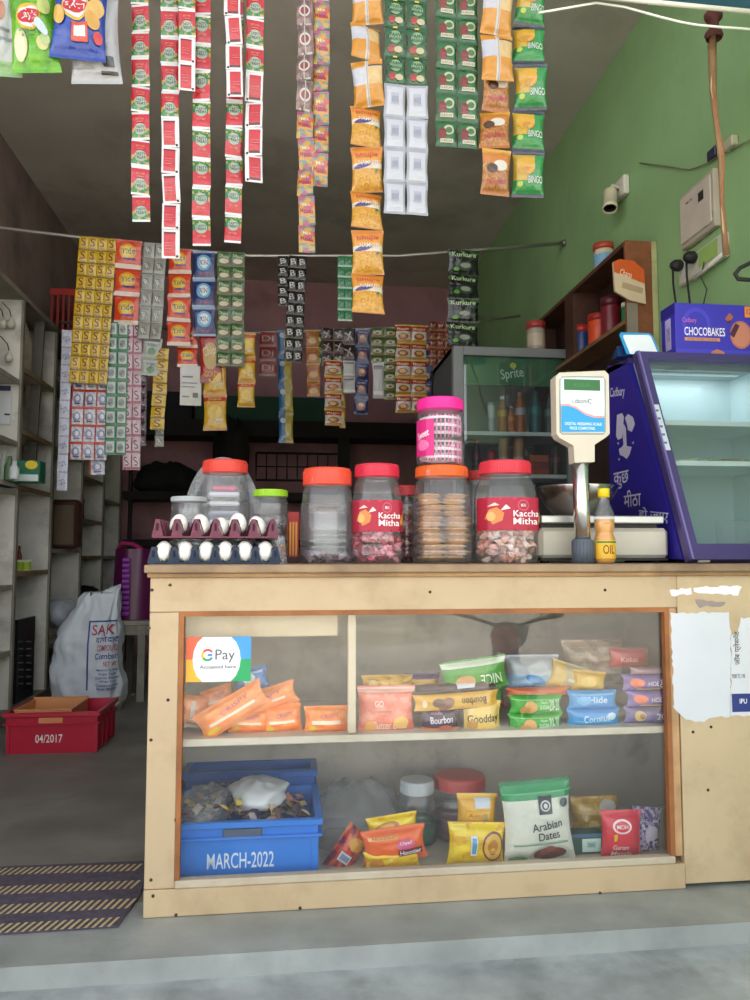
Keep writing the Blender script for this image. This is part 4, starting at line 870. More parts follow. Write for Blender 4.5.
# sloping door frame between outer and inner outline
dirv = (Vector((0, ft.y, ft.z)) - Vector((0, Yf, Zt + .012))); Ld = dirv.length; dirv.normalize(); nrm = Vector((0, -dirv.z, dirv.y))
def D(x, t, o): q = Vector((0, Yf, Zt + .012)) + dirv * t + nrm * o; return (x, q.y, q.z)
def dslab(mb, x0, t0, x1, t1, o0, o1, col):
    vs = [D(x, t, o) for x in (x0, x1) for t in (t0, t1) for o in (o0, o1)]
    mb.add(vs, [(0, 1, 3, 2), (4, 6, 7, 5), (0, 4, 5, 1), (2, 3, 7, 6), (0, 2, 6, 4), (1, 5, 7, 3)], col); return mb
fw = .036
mb = MB(); dslab(mb, aX, 0, aX + fw, Ld, -.03, 0, FRC); dslab(mb, WX - fw, 0, WX, Ld, -.03, 0, FRC); dslab(mb, aX + fw, 0, WX - fw, .052, -.03, 0, FRC); dslab(mb, aX + fw, Ld - .028, WX - fw, Ld, -.03, 0, FRC)
KD = kp('door_frame', mb, MAT['plastic'])
mb = MB(); dslab(mb, aX + .006, 0, aX + .012, Ld, 0, .004, '7a70a6'); kp('frame_highlight_strip', mb, MAT['plastic'], KD)
mb = MB(); dslab(mb, aX + fw - .003, .05, WX - fw + .003, Ld - .026, -.016, -.012, 'ffffff'); kp('glass_pane', mb, MAT['fglass'], KD)
sa = at(652, 408, 2.3); t0 = .285; t1 = .435
tt = lambda py: ((at_x(650, py, aX + .02).z - Zt - .012) / dirv.z)
mb = MB(); dslab(mb, aX + .008, tt(455), aX + .030, tt(407), 0, .0015, 'c9d3dc')
for k in range(5): tq = tt(413 + 8.5 * k); dslab(mb, aX + .014, tq - .006, aX + .024, tq + .002, .0016, .002, '5a6a88')
kp('price_strip', mb, MAT['card'], KD)
for py in (421, 464):
    q = at_x(665, py, aX + .05); tq = (q.z - Zt - .012) / dirv.z; yy = Yf + dirv.y * tq + .03
    mb = MB(); mb.box(aX + .024, yy, q.z - .006, WX - .024, bt.y - .022, q.z, 'd9e6e8'); mb.box(aX + .024, yy - .004, q.z - .012, WX - .024, yy, q.z + .004, 'eef4f5'); kp('wire_shelf', mb, MAT['plastic'])
    rnd = random.Random(py)
    mb = MB()
    for k in range(16 if py > 440 else 7):
        x = aX + .04 + rnd.uniform(0, .36 if py > 440 else .08); mb.box(-.03, -.012, 0, .03, .012, .010, rnd.choice(['a8926a', '8f7a58', 'b9ac7a', '9aa06a'] if py > 440 else ['3a4658', '4a5a6a']), M=T(x, yy + rnd.uniform(.03, .14), q.z + rnd.uniform(.001, .012), rz=rnd.uniform(-1, 1), ry=rnd.uniform(-.1, .1)), bev=.003)
    tag(mb.build('chocolate_bars', MAT['pack']), 'loose heap of small bars on the %s shelf of the purple cooler' % ('lower' if py > 440 else 'upper'), 'sweets', kind='stuff')
mb = MB(); q = at(725, 490, 2.35); mb.box(0, 0, 0, .10, .06, .11, 'd6e2e6', bev=.006, M=T(q.x, 2.36, Zt + .031)); tag(mb.build('white_carton', MAT['film']), 'translucent white carton on the floor of the purple cooler', 'carton')
mb = MB(); mb.box(aX + .03, Yf + .03, Zt, WX - .03, bt.y - .05, Zt + .012, '1c1a20'); mb.box(aX + .03, Yf + .006, Zt + .002, aX + .07, Yf + .03, Zt + .014, 'b9b4a8', bev=.004); kp('base_feet', mb, MAT['rubber'])
lt = bpy.data.lights.new('added_cooler_fill', 'AREA'); lt.shape = 'RECTANGLE'; lt.size = .34; lt.size_y = .03; lt.energy = .22; lt.color = (.86, .96, 1.0)  # added area light to brighten the cooler inside; no such lamp is seen
lo = bpy.data.objects.new('added_cooler_fill', lt); COL.objects.link(lo); lo.parent = co; lo.location = ((WX - aX) / 2, tf.y + .06 - Yf, tf.z - .03 - Zt); lo.rotation_euler = (.25, 0, 0)
mb = MB(); mb.box(aX + .06, tf.y + .03, tf.z - .028, WX - .06, tf.y + .05, tf.z - .0205, 'e9eeee', bev=.003); kp('added_fill_cover', mb, MAT['plastic'])  # made-up cover strip that goes with the added light
# biscuit carton and payment stand on the cooler
a = at(667, 350, ft.y + .02); b = at(677, 307, ft.y + .02); topz = ft.z - .003
W0 = at(675, 350, ft.y + .02).x; Hc = at(700, 306, ft.y + .02).z - topz
carton('purple Chocobakes biscuit carton lying on top of the countertop cooler', 'biscuit_carton', 'carton', 676, 762, 306, 350, ft.y + .02, .10, '3c33b0',
       [('e', .24, .6, .16, .32, '4a42c4'), ('e', .24, .6, .12, .24, '3c33b0'), ('r', 0, 0, 1, .12, '4640c0'), ('t', 'Cadbury', .16, .66, .16, .12, 'c06ab0', 0, .01), ('t', 'CHOCOBAKES', .33, .46, .46, .16, 'f6f0f4', 0, .05), ('r', .10, .28, .50, .34, 'd9955a'), ('t', 'CHOC FILLED COOKIES', .3, .31, .34, .035, '5a2f1c'),
        ('e', .74, .42, .125, .27, 'b9705a'), ('e', .74, .42, .105, .23, 'c47e68'), ('p', [(.61, .42), (.66, .36), (.73, .60), (.68, .64)], '4a2438'), ('p', [(.56, .72), (.62, .84), (.66, .76), (.61, .64)], 'a85f4c'), ('p', [(.58, .66), (.62, .70), (.64, .66), (.60, .62)], '5a2c3a'), ('p', [(.38, .0), (.40, .08), (.46, .13), (.54, .08), (.56, .0)], 'b9785f'), ('r', .79, .76, .89, .97, 'e88a3a'), ('t', '12', .84, .87, .05, .1, '5a2f6a', 0, .03)],
       zb=topz, m='card', side=[('r', .3, .15, .7, .75, 'b9b0d6'), ('t', 'CHOCOBAKES', .5, .45, .5, .12, '3a2f7a', PI / 2, .03), ('r', 0, .8, 1, 1, '2c2488')])
st = thing('payment_stand', 'small tilted white payment card with a blue rim on a stand beside the biscuit carton', 'card stand', (0, 0, 0))
yS = ft.y - .01 + .04
def V_(px, py, d=0): q = at(px, py, yS + d); return (q.x, q.y, q.z)
pts = [(623, 350), (656, 350), (652, 330), (649, 327), (621, 326), (619, 329)]
z_b = topz
def card(mb, pts, o, col, th):
    base = [at(x, y, yS + .03) for x, y in pts]; zb_ = min(q.z for q in base)
    f = [(q.x, yS + o + (q.z - zb_) * .35, q.z - zb_ + topz) for q in base]; g_ = [(x, y + th, z) for x, y, z in f]; n = len(f)
    mb.add(f + g_, [tuple(range(n)), tuple(range(n, 2 * n))[::-1]] + [(i, i + n, (i + 1) % n + n, (i + 1) % n) for i in range(n)], col)
mb = MB(); card(mb, pts, 0, '2f9ad6', .006); mb.build('blue_backing', MAT['plastic'], st)
mb = MB(); card(mb, [(626, 350), (654, 350), (650, 331), (648, 329), (623, 329), (622, 331)], -.0015, 'e9eef2', .001); mb.build('white_card', MAT['card'], st)
mb = MB(); card(mb, [(630, 332.5), (641, 332.5), (641, 331), (630, 331)], -.0022, '6a7aa0', .0004); mb.build('printed_line', MAT['card'], st).location.z = .095 * 0
q = V_(621, 350); mb = MB(); yzprism(mb, [(yS + .03, topz), (yS + .09, topz), (yS + .04, topz + .04)], q[0] + .004, q[0] + .07, '1c3a6a'); mb.build('stand_foot', MAT['plastic'], st)

# ------------------------------------------------------------------ green wall
cctv = thing('security_camera', 'white bullet security camera on a square box fixed to the green wall', 'camera', (0, 0, 0))
q = at_x(625, 189, XR); s = mpp(625, q.y)
mb = MB(); bw = .045; mb.box(XR - .035, q.y - .06, q.z - .05, XR - .002, q.y + .05, q.z + .05, 'd6d2c4', bev=.006); mb.build('junction_box', MAT['plastic'], cctv)
q2 = at(611, 192, q.y - .03); q3 = at(608, 212, q.y - .06)
mb = MB(); mb.tube([(XR - .03, q.y, q.z), (XR - .07, q.y - .01, q.z + .005), (q2.x + .0, q.y - .02, q2.z)], .013, 'cfcbbd', 12); mb.build('arm', MAT['plastic'], cctv)
d_ = (Vector((q3.x + .0, q.y - .075, q3.z - .07)) - Vector((q2.x, q.y - .02, q2.z))).normalized(); rot = Vector((0, 0, 1)).rotation_difference(d_).to_matrix().to_4x4()
M_ = Matrix.Translation((q2.x, q.y - .02, q2.z)) @ rot
MB().lathe([(.0, -.012), (.030, -.01), (.035, 0), (.035, .085), (.038, .087), (.038, .105), (.033, .105), (.031, .095), (0, .095)], 'd9cfb2', 28, M=M_).build('camera_body', MAT['plastic'], cctv)
MB().lathe([(.030, .098), (.012, .098), (.011, .092), (0, .092)], '141414', 24, M=M_).build('lens', MAT['rubber'], cctv.children[-1])
# distribution box
db = thing('distribution_box', 'pale grey electrical distribution box flush on the green wall', 'electrical box', (0, 0, 0))
def WX_(px, py): q = at_x(px, py, XR); return q.y, q.z
y1, zA = WX_(686, 195); y0, zB = WX_(720, 171); _, zC = WX_(687, 250); _, zD = WX_(720, 229)
ztop_ = (zA + zB) / 2; zbot_ = (zC + zD) / 2
mb = MB(); mb.box(XR - .03, y0, zbot_, XR - .001, y1, ztop_, 'b3a898', bev=.004); mb.build('housing', MAT['matte'], db)
mb = MB(); mb.box(XR - .038, y0 + .012, zbot_ + .02, XR - .031, y1 - .012, ztop_ - .02, 'c6bbab', bev=.003)
marks(mb, lambda y, z, o: (XR - .038 - o, y, z), [('r', y0 + .06, ztop_ - .10, y0 + .10, ztop_ - .06, '2a2826'), ('t', 'MCB', y0 + .17, ztop_ - .06, -.05, .012, '5a5650')]); DD = mb.build('door', MAT['matte'], db)
mb = MB(); mb.box(XR - .036, y0 + .014, zbot_ + .04, XR - .03, y0 + .02, zbot_ + .07, '55524c'); mb.build('hinge', MAT['alu'], DD)
# switchboard with two plugs
sb = thing('switchboard', 'white socket board on the green wall with two black plugs in it', 'switchboard', (0, 0, 0))
ya, za = WX_(684, 268); yb, zb2 = WX_(731, 250); zc_ = WX_(700, 265)[1]
mb = MB(); mb.box(XR - .028, yb, zc_ - .05, XR - .001, ya, zc_ + .05, 'c9c9bc', bev=.005); mb.build('board', MAT['plastic'], sb)
mb = MB(); ym_, _ = WX_(712, 258); mb.box(XR - .031, ym_ - .09, zc_ - .03, XR - .0285, ym_ + .05, zc_ + .04, '9ec06a', bev=.002); mb.build('switch_plate', MAT['plastic'], sb)
for px, py in ((688, 266), (702, 258)):
    y_, z_ = WX_(px, py); mb = MB(); mb.lathe([(.018, 0), (.026, .012), (.024, .035), (.012, .05), (0, .052)], '18181a', 18, M=T(XR - .029, y_, z_, ry=-PI / 2)); mb.build('plug', MAT['rubber'], sb)
    zb3 = WX_(px, 312)[1]; mb = MB(); mb.tube([(XR - .07, y_, z_ - .012), (XR - .072, y_ - .003, z_ - .08), (XR - .06, y_ - .004, zb3), (XR - .03, y_, .95)], .0045, '141416', 8); mb.build('cable', MAT['rubber'], sb)
mb = MB(); a_ = WX_(711, 262); b_ = WX_(712, 305); mb.tube([(XR - .03, a_[0], a_[1]), (XR - .034, a_[0] + .02, a_[1] - .06), (XR - .028, a_[0] - .01, a_[1] - .12), (XR - .034, a_[0] + .01, b_[1])], .003, '3a4a34', 6); mb.build('loose_wire', MAT['rubber'], sb)
# white tube and conduit
a_, b_ = at_x(704, 280, XR), at_x(735, 252, XR)
mb = MB(); mb.tube([(XR - .04, a_.y, a_.z - .0), (XR - .04, b_.y, b_.z)], .008, 'e2ded0', 10); tag(mb.build('wall_lamp', MAT['plastic']), 'short white tube lamp slanting beside the socket board', 'lamp')
mb = MB(); pts = []
for k, (px, py) in enumerate([(713, 14), (712, 45), (713, 90), (717, 130), (721, 160), (722, 200), (724, 230), (726, 255)]):
    q = at(px, py, 2.33 + .03 * k); pts.append(q)
mb.tube(pts, [.012, .015, .012, .009, .010, .009, .010, .012], 'a88660', 8)
mb.tube([q + Vector((.008 * math.sin(i * 2.1), -.009, 0)) for i, q in enumerate(pts)], .004, 'b5785a', 6)
mb.tube([q + Vector((.010 * math.cos(i * 1.7), -.006, 0)) for i, q in enumerate(pts)], .003, 'd9c9a0', 6)
tag(mb.build('wire_bundle', MAT['cloth']), 'taped tan bundle of wires dropping from the blue beam to the sockets', 'wires')
mb = MB(); q = at(712, 30, 2.34); mb.surf(lambda u, v: (q.x + (.022 + .012 * math.sin(v * 9)) * math.cos(2 * PI * u), 2.33 + .024 * math.sin(2 * PI * u), q.z + .06 - .10 * v), 14, 8, '6a3a34', wrapu=True)
tag(mb.build('cloth_knot', MAT['cloth']), 'dark red rag knotted round the wires under the blue beam', 'rag')
pts = [at_x(x, y, XR - .012) for x, y in ((640, 163), (665, 166), (690, 170), (708, 163), (725, 152), (752, 139))]
tag(MB().tube(pts, .0035, '7a8062', 6).build('wall_wire', MAT['rubber']), 'thin wire running across the green wall above the distribution box', 'wire')
q = at_x(718, 147, XR - .02)
mb = MB(); mb.box(-.02, -.03, -.022, .0, .03, .022, '2c3048', M=T(XR - .002, q.y + .05, q.z), bev=.004); tag(mb.build('wire_clip', MAT['plastic']), 'dark blue clip box on the wall where the wires cross', 'clip')
mb = MB(); mb.box(-.03, -.03, -.02, .0, .03, .02, 'b9b496', M=T(XR - .002, q.y - .08, q.z - .03), bev=.004); tag(mb.build('wire_clip', MAT['plastic']), 'cream clip box on the wall beside the dark blue one', 'clip')
pts = [at(x, y, 1.95) for x, y in ((538, 13), (550, 11), (573, 7), (596, 3), (624, 7), (642, 12), (660, 17), (680, 22), (697, 25), (719, 27), (775, 31))]
tag(MB().tube(pts, .0035, 'dcdccf', 8).build('white_cable', MAT['plastic']), 'white cable drooping under the front rod at the upper right', 'cable')
q = at(600, -2, 1.98); qb = at(770, 16, 1.98)
zq_ = at(722, 11, 2.06).z; mb = MB(); mb.box(q.x, 1.98, zq_, XR - .002, 2.06, zq_ + .22, '4a7f9c', bev=.004); mb.box(q.x + .25, 1.975, zq_ + .012, XR - .002, 1.98, zq_ + .22, '5590ad')
tag(mb.build('blue_beam', MAT['matte']), 'weathered blue shutter beam crossing the top right above the counter', 'beam')
q = at(738, 270, 2.2); pts = [at(x, y, 2.25) for x, y in ((768, 262), (752, 262), (740, 268), (735, 274), (738, 279), (752, 280), (768, 277))]
tag(MB().tube(pts, .007, '1d1c1e', 10).build('curved_handle', MAT['rubber']), 'black looped cable entering beside the green wall above the biscuit carton', 'cable')  # bent black tube standing for a curved handle

# wooden wall shelf beside the cooler
ws = thing('wall_shelf', 'brown open wooden shelf fixed along the green wall behind the cooler', 'shelf', (0, 0, 0))
n_ = at_x(657, 240, XR); Yn = n_.y; tl = at(625, 240, Yn); Xs = tl.x; zt = tl.z; f_ = at_x(549, 311, Xs); Ye = f_.y
z2 = at(625, 318, Yn).z; zb4 = .95
mb = MB(); mb.box(Xs, Yn, zb4, XR - .004, Yn + .02, zt, '8a5230', bev=.002); mb.build('end_panel', MAT['wood'], ws)
mb = MB(); mb.box(Xs, Yn - .003, zb4, Xs + .052, Yn, at(625, 303, Yn).z, '8d8474'); mb.build('grey_facing', MAT['old'], ws)
mb = MB(); mb.box(XR - .03, Yn - .003, zb4, XR - .004, Yn, zt, 'b9b884'); mb.build('pale_edge', MAT['old'], ws)
mb = MB(); mb.box(Xs, Yn + .02, zt - .022, XR - .004, Ye + .3, zt, '5a3824'); mb.build('top_board', MAT['wood'], ws)
mb = MB(); mb.box(Xs, Yn + .02, z2 - .02, XR - .004, Ye + .3, z2, '8a6a48'); mb.build('middle_board', MAT['wood'], ws)
mb = MB(); yd = at_x(573, 330, Xs).y; mb.box(Xs + .002, yd, z2, XR - .004, yd + .12, zt - .022, '4a2c1e'); mb.build('divider', MAT['wood'], ws)
mb = MB(); mb.box(XR - .012, Yn + .02, zb4, XR - .004, Ye + .3, zt - .022, '3a261c'); mb.build('back_board', MAT['wood'], ws)
mb = MB(); mb.box(Xs, Ye + .28, zb4, XR - .012, Ye + .3, zt - .022, '4a2c1e'); mb.build('end_panel', MAT['wood'], ws)
def tub(label, px, z, y, r, h, c1, c2, name='plastic_tub', cat='tub', x=None, m='plastic', band=None):
    xx = (Xs + XR) / 2 + .0 if x is None else x
    mb = MB(); mb.lathe([(r * .9, 0), (r, .006), (r, h * .72), (r * .94, h * .78), (r * 1.03, h * .78), (r * 1.03, h), (0, h)], c1, 22, cols=[c1, c1, c1, c2, c2, c2])
    if band: mb.lathe([(r * 1.01, h * .2), (r * 1.01, h * .6)], band, 22, caps=False)
    o = mb.build(name, MAT[m]); o.location = (xx, y, z); return tag(o, label, cat)
yj = at_x(601, 262, Xs + .06).y
tub('milky jar with an orange-red lid on top of the wooden wall shelf', 601, zt + .001, yj, .052, .15, 'c9b9a0', 'b5452c', x=Xs + .075, band='7aa8c4', name='lidded_jar', cat='jar')
for lb, px, r, h, c1, c2 in (('round orange tub on the wooden wall shelf', 597, .058, .16, 'd9502c', 'a82c24'), ('dark blue tub with a red lid on the wooden wall shelf', 580, .045, .17, '23407a', 'b8322c'), ('maroon tub at the near end of the wooden wall shelf', 609, .05, .20, '7a2430', '5a1c24')):
    yj = at_x(px, 330, Xs + .05).y; tub(lb, px, z2 + .001, yj, r, h, c1, c2, x=Xs + .062)
yj = at_x(611, 325, Xs + .03).y
tub('small green tin with a white top on the wooden wall shelf', 611, z2 + .001, Yn + .06, .026, .09, '2f7a4a', 'd9d6c4', x=Xs + .03, name='tin', cat='tin')
hb_ = thing('hanging_pouch', 'orange and cream paper pouch hanging on the end of the wall shelf', 'pouch', (0, 0, 0))
pp = [(613, 262), (620, 259), (634, 261), (644, 270), (646, 304), (630, 300), (615, 291), (614, 276)]
mb = MB(); out = [(at(x, y, Yn - .02).x, at(x, y, Yn - .02).z) for x, y in pp]; mb.prism(out, .012, 'd9c4a4', M=T(0, Yn - .02, 0))
marks(mb, lambda x, z, o: (x, Yn - .02 - o, z), [('p', [(at(x, y, Yn - .02).x, at(x, y, Yn - .02).z) for x, y in ((613, 262), (620, 259), (634, 261), (644, 270), (645, 284), (630, 278), (614, 272))][::-1], 'd6602c'), ('t', 'Chana', at(624, 274, Yn).x, at(624, 275, Yn).z, .06, .03, 'f0dcc0', -.25), ('r', at(620, 292, Yn).x, at(620, 292, Yn).z, at(641, 287, Yn).x, at(641, 287, Yn).z, 'b9a080', -.25)], off=.0008)
mb.build('pouch', MAT['pack'], hb_)

# ------------------------------------------------------------------ drinks cooler
Yc = at_x(577, 347, XR - .03).y; fr = thing('drinks_cooler', 'tall grey glass-door drinks cooler with a green Sprite header', 'cooler', (0, 0, 0))
x0 = at(453, 347, Yc).x; x1 = XR - .03; zT = at(500, 347, Yc).z
GR = '7d7f80'
def fp(name, mb, m): return mb.build(name, m, fr)
def xq(px): return at(px, 400, Yc).x
def zq(py): return at(500, py, Yc).z
mb = MB(); mb.box(x0, Yc + .05, .06, x0 + .03, Yc + .62, zT, '5a5c5e'); mb.box(x1 - .03, Yc + .05, .06, x1, Yc + .62, zT, '5a5c5e'); mb.box(x0, Yc + .59, .06, x1, Yc + .62, zT, 'b9bcbc'); mb.box(x0, Yc + .05, zT - .03, x1, Yc + .62, zT, '5a5c5e'); mb.box(x0, Yc + .05, .06, x1, Yc + .62, .3, '3a3c3e'); fp('cabinet', mb, MAT['matte'])
mb = MB(); w1 = xq(464) - x0
mb.box(x0, Yc, .30, x0 + w1, Yc + .045, zT, GR, bev=.004); mb.box(x1 - w1 * 1.0, Yc, .30, x1, Yc + .045, zT, GR, bev=.004); mb.box(x0 + w1, Yc, zq(356), x1 - w1, Yc + .045, zT, GR, bev=.004); mb.box(x0 + w1, Yc, .30, x1 - w1, Yc + .045, .36, GR, bev=.004); FD = fp('door_frame', mb, MAT['plastic'])
mb = MB(); mb.box(x0 + w1, Yc + .012, .36, x1 - w1, Yc + .018, zq(356), 'ffffff'); mb.build('glass_pane', MAT['fglass'], FD)
mb = MB(); mb.box(x0 + w1, Yc + .03, zq(384), x1 - w1, Yc + .04, zq(356), '1f6a38')
marks(mb, lambda x, z, o: (x, Yc + .03 - o, z), [('t', 'Sprite', xq(514), zq(373), xq(526) - xq(503), zq(366) - zq(379), 'dfe9df', .16, .04), ('e', xq(515), zq(364), .02, .018, 'c9cf3a')], off=.001); fp('header_sign', mb, MAT['card'])
mb = MB(); mb.box(.0, .0, 0, .05, .012, .10, '4a4c4e', M=T(x0 + .008, Yc - .012, 1.25), bev=.003); mb.build('door_handle', MAT['rubber'], FD)
SHz = [zq(431), zq(474), zq(520)]
for z in SHz: mb = MB(); mb.box(x0 + .035, Yc + .06, z - .012, x1 - .035, Yc + .55, z, 'c9cecb'); mb.box(x0 + .035, Yc + .055, z - .016, x1 - .035, Yc + .06, z + .006, 'dfe3e0'); fp('shelf', mb, MAT['plastic'])
def drink(label, px, z, top, c1, c2, c3, wpx=9, capc='e8e8e8', kind='bottle'):
    s_ = mpp(px, Yc + .1); r = wpx * s_ / 2; h = at(px, top, Yc + .1).z - z
    if kind == 'bottle': pr = [(r * .9, 0), (r, .01), (r, h * .28), (r * .9, h * .36), (r, h * .45), (r, h * .62), (r * .4, h * .88), (r * .35, h * .92), (r * .42, h * .92), (r * .42, h), (0, h)]; cs = [c1, c1, c1, c1, c2, c1, c1, capc, capc, capc]
    else: pr = [(r * .85, 0), (r, .008), (r, h * .5), (r, h * .9), (r * .8, h), (0, h)]; cs = [c1, c1, c2, c3, c3]
    o = MB().lathe(pr, c1, 18, cols=cs).build('drink_can' if kind != 'bottle' else 'drink_bottle', MAT['plastic']); o.location = (at(px, 400, Yc + .1).x, Yc + .12, z + .001); return tag(o, label, 'can' if kind != 'bottle' else 'bottle')
U1, U2 = SHz[0], SHz[1]
drink('slim silver can on the upper cooler shelf', 492, U1, 402, 'b9bec2', 'd6dadc', 'a9aeb2', 7, kind='can')
drink('orange drink bottle with a white cap on the upper cooler shelf', 503, U1, 396, 'a8621c', 'd6a43a', '', 10)
drink('short orange bottle between two taller ones on the upper cooler shelf', 512, U1, 406, 'b9602c', 'c98a4a', '', 8)
drink('tall orange bottle with a pale label on the upper cooler shelf', 521, U1, 392, 'b0602c', 'b9b4c0', '', 11, 'c98a5a')
drink('teal drink bottle on the upper cooler shelf', 536, U1, 390, '1f5a5c', '2c7a7a', '', 12, '2f6a68')
drink('dark green bottle half hidden by the scale display', 550, U1, 394, '24403a', '5a7a6a', '', 9, '24403a')
drink('dark cola bottle at the start of the middle cooler shelf', 477, U2, 440, '241614', '7a1c1c', '', 10, 'b02a24')
drink('red can on the middle cooler shelf', 492, U2, 450, '8d2a20', 'a83a2c', '8d2a20', 9, kind='can')
drink('brown and white can on the middle cooler shelf', 504, U2, 438, 'b9b0a4', 'a87a54', 'a87a54', 10, kind='can')
drink('second brown and white can beside the red cartons', 519, U2, 438, 'c2b8ac', 'b08058', 'a87a54', 11, kind='can')
s_ = mpp(536, Yc)
for k in range(3):
    mb = MB(); mb.box(0, 0, 0, 20 * s_, .1, 7 * s_, ['a8442c', '8d3424', 'b0563a'][k], bev=.003); o = mb.build('juice_carton', MAT['card']); o.location = (at(528, 400, Yc + .1).x, Yc + .08, U2 + .001 + k * 7.3 * s_); tag(o, ['bottom', 'middle', 'top'][k] + ' reddish carton of the pile of three in the drinks cooler', 'carton', 'cartons piled in the drinks cooler')
drink('dark red bottle behind the scale pole in the cooler', 556, U2, 446, '4a2420', '6a3a34', '', 10, '3a1c1c')
tub('clear jar with a dull red lid standing on the drinks cooler', 538, zT + .001, Yc + .12, .055, .19, 'a89c8c', 'a83a34', x=at(537, 340, Yc + .1).x, name='lidded_jar', cat='jar', band='bfae98')

# ------------------------------------------------------------------ left shelving
Xf = at_z(12, 720, 0).x
sh = thing('shelving_unit', 'tall grey pigeonhole shelving along the dark left wall', 'shelving', (0, 0, 0))
dv = [at_x(px, 600, Xf).y for px in (-45, 12, 47, 78, 100, 117)]
ztops = at_x(12, 290, Xf).z
GL = 'dedad2'
for i, y in enumerate(dv):
    mb = MB(); mb.box(XL + .012, y, .02, Xf, y + .022, ztops, GL, bev=.002); mb.box(Xf - .001, y - .004, .02, Xf + .012, y + .026, ztops, '8d8678'); mb.build('divider', MAT['old'], sh)
mb = MB(); mb.box(XL + .002, dv[0], .02, XL + .012, dv[-1], ztops, '6d665c'); mb.build('back_board', MAT['old'], sh)
mb = MB(); mb.box(XL + .012, dv[0], ztops, Xf + .02, dv[-1] + .022, ztops + .03, '8d8678', bev=.002); mb.build('top_board', MAT['old'], sh)
mb = MB(); mb.box(XL + .012, dv[0], .0, Xf + .012, dv[-1] + .022, .07, '857e72'); mb.build('plinth', MAT['old'], sh)
lv = {0: [(12, 585), (12, 650), (12, 490), (12, 440), (6, 372)], 1: [(30, 571), (30, 488), (30, 433), (30, 372)], 2: [(62, 549), (62, 640), (62, 450), (62, 380)], 3: [(90, 556), (90, 520), (90, 478), (90, 430)], 4: [(108, 556), (108, 500)]}
LZ = {}
for i, q in lv.items():
    LZ[i] = []
    for px, py in q:
        z = at_x(px, py, Xf).z; LZ[i].append(z)
        mb = MB(); mb.box(XL + .012, dv[i] + .022, z - .02, Xf - .004, dv[i + 1], z, 'cdc7ba'); mb.box(Xf - .004, dv[i] + .022, z - .026, Xf + .004, dv[i + 1], z + .002, '8f7a5c' if i % 2 else '9c968a'); mb.build('shelf_board', MAT['old'], sh)
mb = MB()
for i, px in ((1, 488), (1, 640), (1, 497)): 
    z = at_x(30, px, Xf).z; mb.box(XL + .012, dv[1] + .03, z - .07, XL + .03, dv[2], z - .01, 'a8622c')
mb.build('brown_batten', MAT['wood'], sh)
def small(label, name, cat, px, py, X, w_, d_, h_, col, items=(), face='x', m='card'):
    """box on a shelf with its printed face to the street; px,py its lower middle"""
    q = at_x(px, py, X); mb = MB(); mb.box(-w_ / 2, 0, 0, w_ / 2, d_, h_, col, bev=.003)
    marks(mb, lambda x, z, o: (x, -o, z), [scale_item(i, w_, h_) for i in items], off=.0006); o = mb.build(name, MAT[m]); o.location = (q.x, q.y, q.z); return tag(o, label, cat)
z_ = LZ[0][2]
q = at_x(24, 483, Xf - .09); 
o = small('green and yellow medicine box with a white panel on the left shelving', 'green_box', 'box', 22, 483, Xf - .09, .165, .1, .12, '1f6a4c', [('e', .72, .8, .2, .2, 'e0c22c'), ('r', .1, .05, .95, .35, 'c9d3d6'), ('r', .1, .35, .6, .42, '2c8a6a')]); o.location.z = LZ[1][1] + .002; o.location.y = dv[1] - .12; o.location.x = at(24, 480, dv[1] - .12).x
o.location.z = at(22, 482, dv[1] - .12).z
tag(MB().box(XL + .012, dv[1] - .30, -.025, Xf + .02, dv[1] - .002, -.003, 'b1aa9c').build('shelf_ledge', MAT['old'], sh, T(0, 0, o.location.z)))
mb = MB()
for k, (px, h_, c1) in enumerate(((3, .16, 'a8b0a8'), (9, .13, '5a7a5a'), (14, .10, 'c9cdd0'))):
    y = dv[1] - .16 - .05 * k; b = MB(); b.lathe([(.024, 0), (.026, .01), (.026, h_ * .6), (.012, h_ * .8), (.012, h_), (0, h_)], c1, 14, cols=[c1, c1, c1, c1, 'd9d9d6', 'd9d9d6']); oo = b.build('small_bottle', MAT['plastic']); pp_ = at(px, 480, y); oo.location = (max(pp_.x, XL + .04), y, o.location.z); tag(oo, ['tallest grey small bottle', 'green small bottle', 'short white small bottle'][k] + ' beside the medicine box on the left shelving', 'bottle')
# white card at the very edge of the picture
q = at(4, 424, dv[1] - .02); mb = MB(); mb.box(-.10, 0, 0, .035, .006, .22, 'd6d8dc'); marks(mb, lambda x, z, o_: (x, -o_, z), [('r', -.1, .19, .03, .22, '3a3a5a'), ('r', .0, .05, .03, .06, '3a3a44')]); oo = mb.build('white_card', MAT['card']); oo.location = q; tag(oo, 'white payment card standing in the top compartment of the left shelving', 'card')
# lime cups
for k, px in enumerate((20, 26)):
    b = MB(); b.lathe([(.026, 0), (.028, .01), (.028, .05), (.03, .052), (.03, .066), (0, .066)], 'c9cc8a', 16, cols=['c9cc8a', 'a9c23a', 'a9c23a', 'd6dcc0', 'd6dcc0', 'd6dcc0']); oo = b.build('lime_jar', MAT['plastic']); oo.location = (at(px, 566, dv[1] + .25).x, dv[1] + .25, LZ[1][0] + .001); tag(oo, ['lime green jar nearer the shelving edge', 'lime green jar beside the first lime jar'][1 - k] + ' on the middle shelf board', 'jar')
b = MB(); b.lathe([(.016, 0), (.017, .01), (.017, .09), (.008, .12), (.008, .15), (0, .15)], '7a2420', 12); oo = b.build('sauce_bottle', MAT['plastic']); oo.location = (at(18, 555, dv[1] + .4).x, dv[1] + .42, LZ[1][0] + .001); tag(oo, 'dark red sauce bottle behind the lime green jars', 'bottle')
